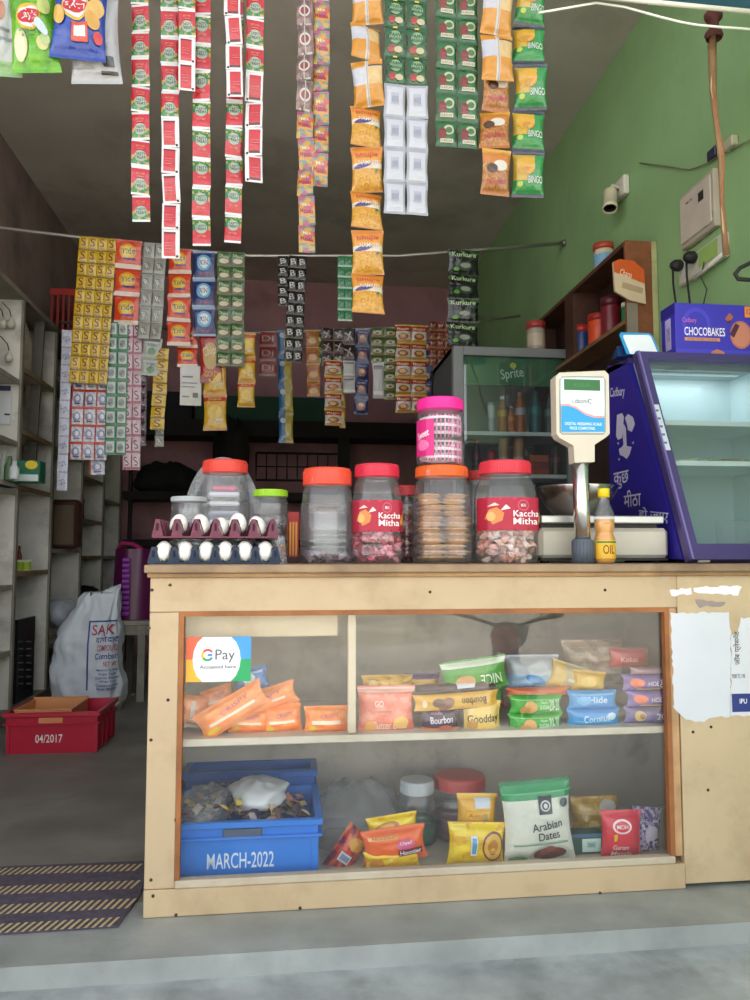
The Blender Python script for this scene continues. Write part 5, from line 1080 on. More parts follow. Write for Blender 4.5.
# brown tin box, red packets
q = at(64, 552, dv[2] + .3); mb = MB(); mb.box(-.10, 0, 0, .085, .12, .34, '4a2a20', bev=.02); mb.box(-.07, -.004, .03, .055, 0, .30, '6a5a48'); oo = mb.build('brown_case', MAT['plastic']); oo.location = (at(64, 552, dv[2] + .3).x, dv[2] + .3, LZ[2][0] + .001); tag(oo, 'dark brown rounded case standing in the third compartment', 'case')
for k, (px, c1) in enumerate(((92, '7a2a2a'), (97, '8d3430'), (88, '5a2a20'))):
    mb = pillow(.11, .16, .05, c1, c1, [('e', .5, .5, .3, .2, 'c9a090')], nx=6, ny=8); oo = mb.build('red_packet', MAT['pack']); oo.location = (at(px, 520, dv[3] + .3).x, dv[3] + .25 + .06 * k, LZ[3][1] + .161); oo.location.x = min(oo.location.x, Xf - .07); oo.location.x = Xf - .09 - .05 * k; tag(oo, ['dull red packet nearest the edge of the far shelving compartment', 'brick red packet behind the first in the far compartment', 'brown red packet innermost in the far compartment'][k], 'packet')
# leaning old board and hanging cup hooks
mb = MB(); pts = [(22, 316), (26, 322), (32, 345), (34, 380), (33, 410), (27, 408), (24, 370), (21, 340)]
yb_ = dv[1] + .45; mb.prism([(at(x, y, yb_).x, at(x, y, yb_).z) for x, y in pts], .02, 'b7ab93', M=T(0, yb_, 0)); tag(mb.build('curved_board', MAT['old']), 'pale curved wooden board leaning in the upper left shelving', 'board')
mb = MB(); mb.box(-.03, 0, 0, .03, .02, .95, '6d675e', M=T(at(30, 470, dv[1] + .40).x, dv[1] + .40, at(30, 470, dv[1] + .4).z, ry=.03)); tag(mb.build('grey_plank', MAT['old']), 'grey plank standing behind the medicine box', 'plank')
for k, (px, py) in enumerate(((3, 324), (11, 324), (9, 358))):
    q = at(px, py, dv[1] - .05); s_ = mpp(px, dv[1])
    mb = MB(); mb.lathe([(0, -4.5 * s_), (3 * s_, -3.6 * s_), (4.3 * s_, 0), (3 * s_, 3.6 * s_), (1.5 * s_, 5 * s_), (1.5 * s_, 7 * s_), (0, 7 * s_)], 'c9c4b4', 16); mb.tube([(0, 0, 7 * s_), (-.01, 0, 14 * s_), (-.05, 0, 22 * s_)], .003, '2a2624', 6)
    oo = mb.build('light_bulb', MAT['plastic']); oo.location = q; tag(oo, ['unlit white bulb on a wire at the picture edge by the shelving top', 'unlit white bulb beside the first at the shelving top', 'lowest unlit white bulb hanging by the shelving'][k], 'bulb')
# red slatted crate on top behind the shelving
q = at(60, 345, 5.35); mb = MB(); x0_, x1_ = at(48, 345, 5.35).x, at(76, 345, 5.35).x; zz0, zz1 = ztops + .032, at(60, 288, 5.35).z
cr = thing('red_slatted_crate', 'dark red slatted crate high behind the shelving near the yellow sheet', 'crate', (0, 0, 0))
mb = MB(); mb.box(x0_, 5.35, zz0, x1_ + .1, 5.75, zz0 + .02, '8a2420'); mb.box(x0_, 5.35, zz1 - .05, x1_ + .1, 5.37, zz1, 'a82c26', bev=.003); mb.box(x1_, 5.35, zz0, x1_ + .1, 5.37, zz1 - .05, 'a82c26'); mb.box(x0_, 5.73, zz0, x1_ + .1, 5.75, zz1, '7a201c'); mb.box(x0_, 5.37, zz0, x0_ + .015, 5.73, zz1, '7a201c'); mb.box(x1_ + .085, 5.37, zz0, x1_ + .1, 5.73, zz1, '7a201c'); mb.build('frame', MAT['plastic'], cr)
mb = MB()
for k in range(5): x = x0_ + (x1_ - x0_) * (k + .3) / 5; mb.box(x, 5.352, zz0 + .02, x + .016, 5.366, zz1 - .05, '8d2a24')
mb.build('slats', MAT['plastic'], cr)

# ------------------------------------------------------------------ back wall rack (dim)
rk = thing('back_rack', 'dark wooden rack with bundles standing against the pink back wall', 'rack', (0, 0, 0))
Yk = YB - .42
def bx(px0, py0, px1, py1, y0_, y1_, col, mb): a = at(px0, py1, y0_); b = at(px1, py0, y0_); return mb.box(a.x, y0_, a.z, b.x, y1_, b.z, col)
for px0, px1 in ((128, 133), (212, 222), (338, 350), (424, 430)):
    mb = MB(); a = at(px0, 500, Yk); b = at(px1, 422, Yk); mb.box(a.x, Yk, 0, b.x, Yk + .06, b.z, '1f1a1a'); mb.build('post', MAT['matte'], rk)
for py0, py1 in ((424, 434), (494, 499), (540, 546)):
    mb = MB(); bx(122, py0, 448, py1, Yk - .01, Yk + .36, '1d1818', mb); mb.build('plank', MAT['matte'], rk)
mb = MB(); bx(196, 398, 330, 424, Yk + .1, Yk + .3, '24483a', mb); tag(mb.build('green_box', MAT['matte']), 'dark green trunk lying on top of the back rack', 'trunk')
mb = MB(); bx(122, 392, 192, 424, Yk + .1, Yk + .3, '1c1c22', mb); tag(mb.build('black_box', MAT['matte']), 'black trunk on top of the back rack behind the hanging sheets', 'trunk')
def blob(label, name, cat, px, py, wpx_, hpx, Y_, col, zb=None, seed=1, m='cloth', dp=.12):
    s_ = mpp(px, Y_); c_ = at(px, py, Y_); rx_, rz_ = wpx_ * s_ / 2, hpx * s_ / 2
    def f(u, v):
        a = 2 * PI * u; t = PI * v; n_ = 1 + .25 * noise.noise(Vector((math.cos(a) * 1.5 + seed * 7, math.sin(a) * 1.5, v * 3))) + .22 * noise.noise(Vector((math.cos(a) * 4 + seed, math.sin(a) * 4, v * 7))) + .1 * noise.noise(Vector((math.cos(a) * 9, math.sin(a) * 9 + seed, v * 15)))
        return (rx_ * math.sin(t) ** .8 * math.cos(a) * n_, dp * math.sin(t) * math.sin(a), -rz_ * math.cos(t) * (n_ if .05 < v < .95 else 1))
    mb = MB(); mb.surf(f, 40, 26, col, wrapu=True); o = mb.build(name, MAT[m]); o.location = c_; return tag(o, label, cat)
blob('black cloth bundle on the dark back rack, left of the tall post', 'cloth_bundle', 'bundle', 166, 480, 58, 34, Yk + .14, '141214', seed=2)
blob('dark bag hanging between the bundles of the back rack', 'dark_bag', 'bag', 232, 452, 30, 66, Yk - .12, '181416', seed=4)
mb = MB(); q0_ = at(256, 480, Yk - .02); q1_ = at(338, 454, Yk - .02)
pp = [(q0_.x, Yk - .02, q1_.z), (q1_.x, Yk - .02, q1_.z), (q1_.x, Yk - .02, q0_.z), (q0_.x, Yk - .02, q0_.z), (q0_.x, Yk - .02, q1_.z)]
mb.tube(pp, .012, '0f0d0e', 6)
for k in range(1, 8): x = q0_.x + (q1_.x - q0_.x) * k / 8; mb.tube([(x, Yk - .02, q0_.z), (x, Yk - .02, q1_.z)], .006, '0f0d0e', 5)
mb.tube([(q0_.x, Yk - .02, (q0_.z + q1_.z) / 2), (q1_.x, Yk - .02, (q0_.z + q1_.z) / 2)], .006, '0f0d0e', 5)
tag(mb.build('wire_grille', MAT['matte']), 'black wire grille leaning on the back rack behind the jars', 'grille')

# bench, purple sack, bags, sack, crates
fl = at_z(140, 702, 0); yb0 = fl.y; z_t = at(130, 621, yb0).z
bn = thing('grey_bench', 'worn grey bench beside the counter under the purple bag', 'bench', (0, 0, 0)); bx0 = at(112, 621, yb0).x; bx1 = at(160, 621, yb0).x + .15
MB().box(bx0, yb0, z_t - .03, bx1, yb0 + .45, z_t, '8d897f', bev=.003).build('bench_top', MAT['old'], bn)
for x in (at(136, 700, yb0).x, bx1 - .06):
    MB().box(x, yb0 + .01, 0, x + .045, yb0 + .05, z_t - .03, '8d897f').build('leg', MAT['old'], bn)
MB().box(bx0 + .01, yb0 + .40, 0, bx0 + .05, yb0 + .44, z_t - .03, '8d897f').build('leg', MAT['old'], bn)
MB().box(bx0 + .02, yb0 + .012, z_t - .09, bx1 - .02, yb0 + .03, z_t - .03, '7d796f').build('apron', MAT['old'], bn)
pbag = thing('purple_bag', 'shiny dark purple bag standing on the grey bench', 'bag', (0, 0, 0))
s_ = mpp(132, yb0 + .1); cx_ = at(136, 600, yb0 + .2).x; hb_ = 70 * s_
def fbag(u, v):
    a = 2 * PI * u; r = 1 - .12 * v + .03 * math.sin(9 * a) * v
    return (24 * s_ * r * math.cos(a) * (1.0), .16 * math.sin(a) * r, hb_ * v)
mb = MB(); mb.surf(fbag, 40, 14, '5a1746', wrapu=True); mb.surf(lambda u, v: ((fbag(u, 1)[0]) * (1 - v), fbag(u, 1)[1] * (1 - v), hb_ + .01 * v), 40, 3, '4a1238', wrapu=True); mb.build('bag_body', MAT['plastic'], pbag, T(cx_, yb0 + .21, z_t))
mb = MB()
for k in range(11): mb.surf(lambda u, v, k=k: (-9 * s_ + 7 * s_ * u, -.165 - .008 * math.sin(PI * v), hb_ * (.06 + k * .075) + .028 * v), 3, 5, '8a3aa0')
mb.build('painted_sheen', MAT['plastic'], pbag, T(cx_, yb0 + .21, z_t))  # lighter bumps drawn down the bag in place of its sheen
mb = MB(); mb.tube([(-16 * s_, -.08, hb_), (-12 * s_, -.09, hb_ + 6 * s_), (-2 * s_, -.1, hb_ + 5 * s_), (8 * s_, -.1, hb_ - 1 * s_)], .014, 'a01f5c', 8); mb.build('carry_strap', MAT['cloth'], pbag, T(cx_, yb0 + .21, z_t))

yk = at_z(85, 711, 0).y
s_ = mpp(82, yk); cx_ = at(82, 650, yk).x; SHt = 121 * s_
sk = thing('white_sack', 'full white woven sack with red and blue printing standing by the shelving', 'sack', (cx_, yk + .18, .0))
def edge(v):   # left and right silhouette in px from the axis at height v
    Lp = [(0, 34), (.08, 36), (.3, 37), (.5, 35), (.7, 26), (.82, 14), (.9, 12), (1, 0)]
    Rp = [(0, 34), (.08, 36), (.3, 34), (.5, 31), (.7, 29), (.82, 29), (.9, 29), (1, 29)]
    def it_(t):
        for (a, b), (c, d) in zip(t, t[1:]):
            if v <= c: return b + (d - b) * (v - a) / (c - a)
        return t[-1][1]
    return it_(Lp) * s_, it_(Rp) * s_
def fsack(u, v, o=0):
    a = 2 * PI * u; l_, r_ = edge(v); mid = (r_ - l_) / 2; hw = (r_ + l_) / 2
    ca, sa_ = math.cos(a), math.sin(a); sg = lambda x, p: math.copysign(abs(x) ** p, x)
    dep = .15 * (1 - .8 * max(0, v - .55) / .45) * min(1, .55 + 8 * v)
    n_ = noise.noise(Vector((ca * 2.2, sa_ * 2.2, v * 4))) * .022 + noise.noise(Vector((ca * 5 + v * 3, sa_ * 5, v * 9 + ca * 3))) * .016 + noise.noise(Vector((ca * 14, sa_ * 14, v * 22 + ca * 9))) * .005
    sl = 1 - .25 * (v > .8) * abs(math.sin(a * 5)) * (v - .8)
    x = mid + (hw * sl + n_ + o) * sg(ca, .8); y = (dep + n_ + o) * sg(sa_, .8)
    top = SHt * v - (0.10 * SHt * (1 - (x - mid + hw) / (2 * hw)) if v > .95 and hw > 0 else 0)
    return (x, y, max(top, 0.001))
mb = MB(); mb.surf(fsack, 72, 60, 'dde3ee', wrapu=True)
mb.surf(lambda u, v: tuple(a * (1 - v) + b * v for a, b in zip(fsack(u, 0), (0, 0, .001))), 72, 2, 'dde3ee', wrapu=True); mb.surf(lambda u, v: tuple(a * (1 - v) + b * v for a, b in zip(fsack(u, 1), (.1, 0, SHt * .96))), 72, 2, 'aab2c2', wrapu=True)
def PSk(x, y, o):    # x,y in metres measured in the picture plane from the axis and floor
    v = y / SHt; l_, r_ = edge(v); mid = (r_ - l_) / 2; hw = (r_ + l_) / 2; t = min(max((x - mid) / hw, -.985), .985)
    ca = math.copysign(abs(t) ** (1 / .8), t); a = 2 * PI - math.acos(ca); p = fsack(a / 2 / PI, v, .004 + o); return p
BLU = '3456a0'
def sx(px): return (px - 82) * s_
def sz(py): return (711 - py) * s_
its = [('r', sx(85.5), sz(692), sx(87), sz(624), BLU), ('r', sx(86), sz(625.5), sx(109), sz(624), BLU), ('t', 'SAK', sx(99), sz(633), 20 * s_, 10 * s_, 'b5485a', 0, .03), ('t', 'दाणेदार', sx(102), sz(642), 18 * s_, 7 * s_, BLU, 0, .03), ('t', 'COMPOUND', sx(103), sz(651), 17 * s_, 6 * s_, 'c2607a', 0, .02), ('t', 'Combat', sx(102), sz(659), 18 * s_, 6 * s_, BLU, 0, .02), ('t', 'NET WT', sx(106), sz(667), 11 * s_, 4.5 * s_, 'b5485a', 0, .03)]
for k, w9 in enumerate((18, 15, 20, 14, 19, 17)): its.append(('t', ['Marked by Mills', 'Gram Feeds', 'District Bikaner', 'Village Road', 'Customer Care', 'Best Before'][k], sx(104), sz(673 + 3.6 * k), w9 * s_, 2.6 * s_, BLU, 0, .02))
marks(mb, PSk, its, off=.0015)
mb.build('sack_body', mat('woven_polypropylene', .55, var=.08, nscale=8, bump=.25, bscale=90), sk)
mb = MB(); mb.surf(lambda u, v: (lambda p: (p[0] * 1.0, p[1] * 1.0, p[2] + .012 * v))(fsack(u, .985 + .015 * v, .002)), 72, 2, 'd3d9e4', wrapu=True); mb.build('sack_hem', MAT['cloth'], sk)

blob('grey white plastic bag lying on the bottom shelf behind the sack', 'plastic_bag', 'bag', 60, 614, 34, 26, dv[2] + .25, 'aeb4be', seed=6, m='plastic')
blob('black crumpled bag in the far shelving compartment above the sack', 'black_bag', 'bag', 86, 593, 22, 14, dv[3] + .2, '161618', seed=8, m='plastic')
blob('crumpled pale wrapper on the floor behind the red crate', 'crumpled_wrapper', 'litter', 116, 704, 12, 12, at_z(116, 709, 0).y, 'b9b9a8', seed=11, m='plastic')
blob('pale rag lying under the grey bench', 'rag', 'rag', 127, 698, 16, 8, at_z(127, 701, 0).y + .2, '9d9a8e', seed=13, m='cloth')

def crate(name, label, cat, w_, d_, h_, col, M, text=None, rim='', items=(), slots=None, handle='', taper=.03, th=.008):
    root = thing(name, label, cat); root.matrix_basis = M
    mb = MB(); t = taper
    def wall(a0, a1, b0, b1, nrm_):   # bottom points a, top points b
        pass
    bo_ = [(t, t), (w_ - t, t), (w_ - t, d_ - t), (t, d_ - t)]; tp = [(0, 0), (w_, 0), (w_, d_), (0, d_)]
    cx, cy = w_ / 2, d_ / 2
    inn = lambda p, e: (p[0] + (e if p[0] < cx else -e), p[1] + (e if p[1] < cy else -e))
    vs = [(*p, 0) for p in bo_] + [(*p, h_) for p in tp] + [(*inn(p, th), h_) for p in tp] + [(*inn(p, th), th) for p in bo_]
    fs = [(3, 2, 1, 0), (12, 13, 14, 15)]
    for k in range(4):
        k2 = (k + 1) % 4; fs += [(k, k2, 4 + k2, 4 + k), (4 + k, 4 + k2, 8 + k2, 8 + k), (8 + k, 8 + k2, 12 + k2, 12 + k)]
    mb.add(vs, fs, col)
    fy = lambda z: t * (1 - z / h_)
    marks(mb, lambda x, z, o: (x, fy(z) - o, z), items, off=.0008); mb.build('crate_body', MAT['plastic'], root)
    mb = MB(); e = .012; rh = h_ * .1
    for z0_, z1_ in ((h_ - rh, h_), (h_ * .70, h_ * .70 + .008)):
        q = fy(z0_); mb.box(q - e, q - e, z0_, w_ - q + e, q, z1_, rim or col, bev=.002); mb.box(q - e, d_ - q, z0_, w_ - q + e, d_ - q + e, z1_, rim or col, bev=.002); mb.box(q - e, q, z0_, q, d_ - q, z1_, rim or col); mb.box(w_ - q, q, z0_, w_ - q + e, d_ - q, z1_, rim or col)
    mb.build('rim', MAT['plastic'], root)
    for x in (.0, w_ - .02):
        for y in (.0, d_ - .02): MB().box(x + t * .5, y + t * .5 - .004, .004, x + .02 - t * .0, y + .02, h_ * .7, col).build('corner_rib', MAT['plastic'], root)
    for k in range(1, 4): MB().box(w_ - t * .5 - .002, d_ * k / 4, .01, w_ + .004, d_ * k / 4 + .012, h_ * .9, col).build('side_rib', MAT['plastic'], root)
    mb = MB(); mb.box(w_ * .36, -.010 + fy(h_ * .76), h_ * .74, w_ * .62, fy(h_ * .76) - .001, h_ * .88, handle or col, bev=.002); mb.build('hand_grip', MAT['plastic'], root)
    return root
a = at_z(8, 754, 0); b = at_z(96, 754, 0); wd = b.x - a.x
zt_c = at(10, 712, a.y).z
CRM = Matrix.Translation((a.x - .01, a.y - .02, .001)) @ Matrix.Rotation(-.02, 4, 'Z')
hC = .19
crt = crate('red_crate', 'crimson plastic crate marked 04/2017 on the floor by the shelving', 'crate', wd + .01, .34, hC, 'b81f3c', CRM, items=[('t', '04/2017', wd * .48, hC * .36, wd * .30, hC * .20, 'f2ecec', 0, .04)], handle='d98a5a', taper=.010)
mb = MB(); w2, d2, h2 = wd * .64, .27, .165
M2 = CRM @ T(.028, .028, .028)
v = [(0, 0, 0), (w2, 0, 0), (w2, d2, 0), (0, d2, 0)]
inner = thing('orange_tray', 'pale orange plastic tray nested inside the crimson crate', 'tray'); inner.matrix_basis = M2
mb = MB(); OC = 'dd9a66'; mb.box(0, 0, 0, w2, d2, .006, OC); mb.box(0, 0, .006, w2, .006, h2, OC); mb.box(0, d2 - .006, .006, w2, d2, h2 + .01, OC); mb.box(0, .006, .006, .006, d2 - .006, h2, OC); mb.box(w2 - .006, .006, .006, w2, d2 - .006, h2, OC); mb.build('tray_body', MAT['plastic'], inner)
mb = MB(); mb.box(-.004, -.004, h2, w2 + .004, .010, h2 + .006, OC, bev=.002); mb.box(-.004, d2 - .008, h2 + .01, w2 + .004, d2 + .002, h2 + .016, OC, bev=.002); mb.box(w2 - .010, .01, h2, w2 + .004, d2 - .008, h2 + .006, OC, bev=.002); mb.box(-.004, .01, h2, .010, d2 - .008, h2 + .006, OC, bev=.002); mb.build('tray_lip', MAT['plastic'], inner)
o = blob('crumpled clear wrapper lying in the orange tray', 'clear_wrapper', 'wrapper', 60, 710, 18, 10, a.y + .3, 'b9bdb0', seed=17, m='plastic'); o.matrix_basis = M2 @ T(w2 * .75, d2 * .5, .11) ; o.scale = (1, .8, 1)
o.data.transform(Matrix.Scale(1.0, 4))
# black slatted crate standing in the shelving
y_ = dv[1] + .14; a2 = at(13, 700, y_); b2 = at(36, 620, y_)
bc = thing('black_crate', 'black ventilated crate standing on end in the bottom left compartment', 'crate', (0, 0, 0))
zb_ = .072; X0, X1 = max(a2.x, XL + .03), Xf - .01
X0 = XL + .03; mb = MB(); mb.box(X0, y_, zb_, X1, y_ + .02, b2.z, '17191b', bev=.003); mb.box(X0, y_ + .02, zb_, X0 + .02, y_ + .3, b2.z, '17191b'); mb.box(X1 - .02, y_ + .02, zb_, X1, y_ + .3, b2.z, '17191b'); mb.box(X0 + .02, y_ + .02, zb_, X1 - .02, y_ + .3, zb_ + .02, '17191b'); mb.build('crate_body', MAT['plastic'], bc)
for k in range(7):
    mb = MB()
    for j in range(2):
        px = 18.5 + j * 8; py = 641 + k * 7
        q = at(px, py, y_); q2 = at(px + 4.5, py + 1.2, y_); mb.box(q.x, y_ - .003, q2.z, q2.x, y_, q.z, '4a4e50')
    mb.build('vent_slot', MAT['plastic'], bc)

# doormat with diagonal stripes
ma = at_z(-30, 868, 0); mbp = at_z(143, 866, 0)
m0 = thing('striped_mat', 'dark doormat with rows of yellow diagonal dashes at the shop entrance', 'mat', (0, 0, 0))
yN = at_z(60, 926, 0).y; yF = at_z(60, 867, 0).y; xR_ = at_z(142, 880, 0).x; xL_ = xR_ - 1.3
mb = MB(); rr_ = xl - .02
outl = [(xL_, at_z(0, 936, 0).y - .01), (at_z(118, 928, 0).x, at_z(118, 928, 0).y), (at_z(140, 897, 0).x, at_z(140, 897, 0).y), (xR_, yF), (xL_, yF + .02)]
n = len(outl); mb.add([(x, y, .001) for x, y in outl] + [(x, y, .007) for x, y in outl], [tuple(range(n))[::-1], tuple(range(n, 2 * n))] + [(i, (i + 1) % n, (i + 1) % n + n, i + n) for i in range(n)], '57505f')
mb.build('mat_base', mat('mat_weave', .95, var=.3, nscale=50, bump=.8, bscale=160), m0)
for (pl, pr_, h_) in (((0, 872), (142, 867.6), 7), ((0, 891), (140, 884.6), 7.5), ((0, 910), (136, 903.5), 8), ((0, 929), (119, 922), 7)):
    mb = MB(); A = at_z(*pl, .007); B = at_z(*pr_, .007); x = B.x - .012; dy = abs(at_z(60, 880 + h_ / 2, 0).y - at_z(60, 880 - h_ / 2, 0).y)
    while x > xL_ + .03:
        t_ = (x - A.x) / (B.x - A.x); yc_ = A.y + (B.y - A.y) * t_; pass
        mb.add([(x - .013, yc_ - dy / 2, .0085), (x - .005, yc_ - dy / 2, .0085), (x + .010, yc_ + dy / 2, .0085), (x + .002, yc_ + dy / 2, .0085)], [(0, 1, 2, 3)], 'cbb98a'); x -= .0185
    mb.build('dash_row', MAT['cloth'], m0)

# ------------------------------------------------------------------ goods behind the glass, upper shelf
ZU = ZSH - .004
def pk(label, px0, px1, top, bot, Y, art, items, t=.03, rot=0, name='packet', cat='packet', lying=False, back=None, crimp=.06, m='pack', seed=1, zbase=None, tiltx=0.0, wr=.003, side=0.0, yaw=0):
    """wrapper facing the street; px0..px1, top..bot its box in the picture before turning by rot"""
    cx, cy = (px0 + px1) / 2, (top + bot) / 2; s_ = mpp(cx, Y); w_, h_ = (px1 - px0) * s_, (bot - top) * s_
    mb = pillow(w_, h_, t, art, back or (art if not callable(art) else 'b9b9bc'), items, nx=22, ny=18, crimp=crimp, wr=wr, seed=seed, side=side)
    mb.v = [(x, y, z + h_ / 2) for x, y, z in mb.v]
    o = mb.build(name, MAT[m]); c_ = at(cx, cy, Y); o.location = c_; o.rotation_euler = (tiltx, -rot, yaw); return tag(o, label, cat)
OR = speckle(lambda u, v: 'ff9440', ['ffa452', 'f88430'], 4)
def orng(label, a, b, c, d, Y, rot=0, seed=1, t=.05, stripe=(.38, .48)):
    return pk(label, a, b, c, d, Y, OR, [('r', .02, stripe[0], .98, stripe[1], 'fbe9d6'), ('t', 'CRISPY', .58, .68, .45, .16, 'b84a6a', .1, .03), ('e', .18, .22, .1, .1, 'f2c83a')], t=t, rot=rot, seed=seed, side=.03)
y1_ = FRONT + .06
orng('orange rusk packet standing upright at the left edge of the display shelf', 176, 206, 688, 730, y1_ + .07, rot=1.45, seed=1)
orng('small orange rusk packet lying under the payment sticker', 202, 234, 687, 709, y1_ + .08, rot=.3, seed=2)
orng('long orange rusk packet slanting up across the pile', 194, 270, 696, 724, y1_, rot=.52, seed=3)
orng('orange rusk packet leaning over on top of the slanting one', 226, 298, 690, 712, y1_ + .05, rot=.30, seed=4)
orng('orange rusk packet standing on the shelf, left of the dark gap', 229, 269, 708, 732, y1_ + .04, rot=-.06, seed=5)
orng('orange rusk packet right of the dark gap, touching the lone one', 262, 302, 705, 732, y1_ + .045, rot=.08, seed=6)
orng('orange rusk packet folded at the top right of the pile', 268, 296, 692, 716, y1_ + .08, rot=-.7, seed=7)
orng('lone orange rusk packet with a white band beside the mullion', 304, 348, 706, 732, y1_ + .03, rot=0, seed=8, stripe=(.36, .5))
pk('blue and white packet perched on the orange rusk pile', 234, 268, 668, 690, y1_ + .10, lambda u, v: '3f86cf', [('r', .3, .1, .62, .6, 'e8eef4'), ('e', .45, .6, .2, .2, 'e8eef4'), ('r', .0, .75, 1, .85, 'a9cbe8')], t=.04, rot=.2, seed=9)
# middle group
pk('large clear salmon pink bag of puffs beside the mullion', 357, 415, 686, 733, y1_ + .03, speckle(lambda u, v: 'ef8a72', ['f3a08a', 'e57a62'], 4), [('t', 'GO', .35, .66, .16, .12, 'fbe6dc', 0, .02), ('t', 'Crunchy', .38, .5, .4, .08, 'b8504a'), ('t', 'Butter Bites', .55, .22, .6, .17, 'fff0d8', 0, .04), ('e', .75, .28, .14, .12, 'f2c46a'), ('e', .2, .2, .1, .12, 'f2b46a'), ('r', 0, .88, 1, .97, 'f6c0b0')], t=.06, seed=10)
pk('old gold biscuit packet lying on the salmon pink bag', 361, 413, 675, 693, y1_ + .07, speckle(lambda u, v: 'd9a83c', ['e3ba5c', 'b98a2c'], 5), [('t', 'Biscuits', .7, .4, .4, .35, '6a4420', 0, .03), ('e', .2, .5, .1, .3, 'e8c87a')], t=.05, seed=11, side=.04)
pk('gold biscuit packet half covered behind the chocolate cream packet', 404, 440, 673, 692, y1_ + .09, lambda u, v: 'c9983a' if v < .7 else '5a4a6a', [('t', 'Bourbon', .5, .4, .7, .3, '4a2a1c')], t=.05, seed=12, side=.04)
pk('brown biscuit packet under the upside-down one, turned label', 411, 500, 682, 693, y1_ + .05, lambda u, v: '4a2c26', [('r', .5, .5, .72, 1, 'd9dce4')], t=.04, seed=13, side=.03, rot=.06)
pk('chocolate cream biscuit packet lying with its lettering upside down', 411, 501, 690, 711, y1_ + .02, lambda u, v: '4a2c26' if (v < .16 or v > .9) else 'e0ac38', [('t', 'Bourbon', .70, .5, .30, .34, '4a2a1c', PI, .03), ('e', .36, .45, .1, .26, '8a5a3c', .4), ('e', .27, .52, .08, .2, '6a3f28'), ('e', .1, .5, .03, .16, 'f3e2b8')], t=.05, seed=14, side=.03, rot=.05)
pk('purple and orange chocolate biscuit packet under the cream biscuits', 420, 459, 708, 735, y1_ + .02, bands((.14, 'b02a9c'), (.34, 'e07a2c'), (1, '3d2444')), [('t', 'Bourbon', .52, .62, .62, .24, 'f3e9f0', .05, .04), ('t', 'milk', .4, .85, .3, .1, 'd99ac0'), ('e', .62, .32, .2, .12, 'b5603a')], t=.05, seed=15, side=.04)
pk('square golden biscuit packet with brown script beside the purple one', 462, 501, 701, 735, y1_ + .02, lambda u, v: 'ecca6c', [('t', 'Goodday', .5, .5, .86, .3, '3a2620', .06, .04), ('e', .2, .35, .14, .14, 'c9984a'), ('t', 'butter', .6, .22, .3, .08, 'c0503a')], t=.045, seed=16, side=.04)
pk('green packet lying upside down on top of the chocolate cream packet', 440, 508, 659, 689, y1_ + .06, lambda u, v: 'dfe8d4' if .78 < v < .94 else '4f9e30', [('t', 'NICE', .74, .32, .34, .34, 'f0f3e2', PI, .0), ('e', .32, .34, .16, .2, 'd9a46a')], t=.05, seed=17, side=.03, rot=.12)
pk('second green packet tucked behind the upside-down green one', 446, 506, 682, 706, y1_ + .10, lambda u, v: '5a9a3c' if v > .3 else 'c0392c', [], t=.05, seed=18)
# biscuit slabs
def slab(label, px0, px1, top, bot, Y, col, items, dep=.06, group=None, bev=.012, rot=0, seed=1):
    return pk(label, px0, px1, top, bot, Y, col, items, t=.055, seed=seed, side=.02, crimp=.02, rot=rot, wr=.0015)
gi = [('t', '20-20', .83, .52, .22, .62, 'f3f6ea', 0, .05), ('t', 'Nutri', .62, .68, .14, .16, 'd9f0c0'), ('t', 'SUGAR', .62, .42, .2, .22, 'f3f6ea', 0, .03), ('e', .34, .42, .13, .34, 'e0a860'), ('e', .24, .3, .1, .2, 'd09850'), ('r', .02, .78, .98, .84, '8fd070')]
slab('lower green biscuit packet of the pile of two with pale numerals', 507, 563, 713, 731, y1_ + .02, '3fae3a', gi, seed=20)
slab('upper green biscuit packet of the pile of two with pale numerals', 508, 563, 695, 713, y1_ + .02, '43b23c', gi, seed=21)
slab('orange biscuit packet lying flat on the green pair', 504, 572, 687, 696, y1_ + .06, 'e0703c', [('r', .1, .3, .6, .5, 'f0a080')], seed=22)
bi = [('t', 'Hide', .55, .55, .4, .34, 'c9e4f6', 0, .04), ('e', .25, .5, .14, .24, '6db8ea'), ('r', .05, .78, .9, .86, '7ac0ea')]
slab('lower sky blue cookie packet of the pile of two', 565, 621, 708, 725, y1_ + .03, '2c94d8', [('t', 'Coconut', .5, .5, .5, .4, 'e6f3fb', .08, .04), ('r', .1, .3, .8, .36, '7ac0ea'), ('e', .8, .6, .1, .2, 'bfe2f5')], seed=23)
slab('upper sky blue cookie packet of the pile of two', 566, 618, 690, 708, y1_ + .03, '3a9ade', bi, seed=24)
pi_ = [('t', 'HIDE', .5, .5, .2, .26, 'efe6f2', 0, .03), ('t', '&', .68, .5, .12, .5, 'ffffff', 0, .05), ('t', 'Seek', .86, .5, .2, .28, 'efe6f2', 0, .03), ('e', .2, .55, .13, .26, 'e0683c'), ('r', .2, .14, .7, .22, 'c09a6a')]
slab('topmost violet cookie packet at the right end of the shelf', 620, 678, 674, 690, y1_ + .02, '74559a', pi_, seed=25)
slab('middle violet cookie packet of the pile at the right end', 624, 680, 690, 706, y1_ + .02, '8064a6', pi_, seed=26)
slab('bottom violet cookie packet of the pile, printed with a gold flower', 622, 680, 706, 722, y1_ + .02, '6d5a8c', [('e', .22, .5, .1, .3, 'c9a85a'), ('t', '20-20', .72, .46, .4, .36, 'efe6f2', 0, .04), ('e', .25, .5, .05, .16, '8a6a3a')], seed=27)
slab('pale packet edge on top of the violet cookie pile', 628, 670, 667, 674, y1_ + .05, 'c09aa0', [], seed=28)
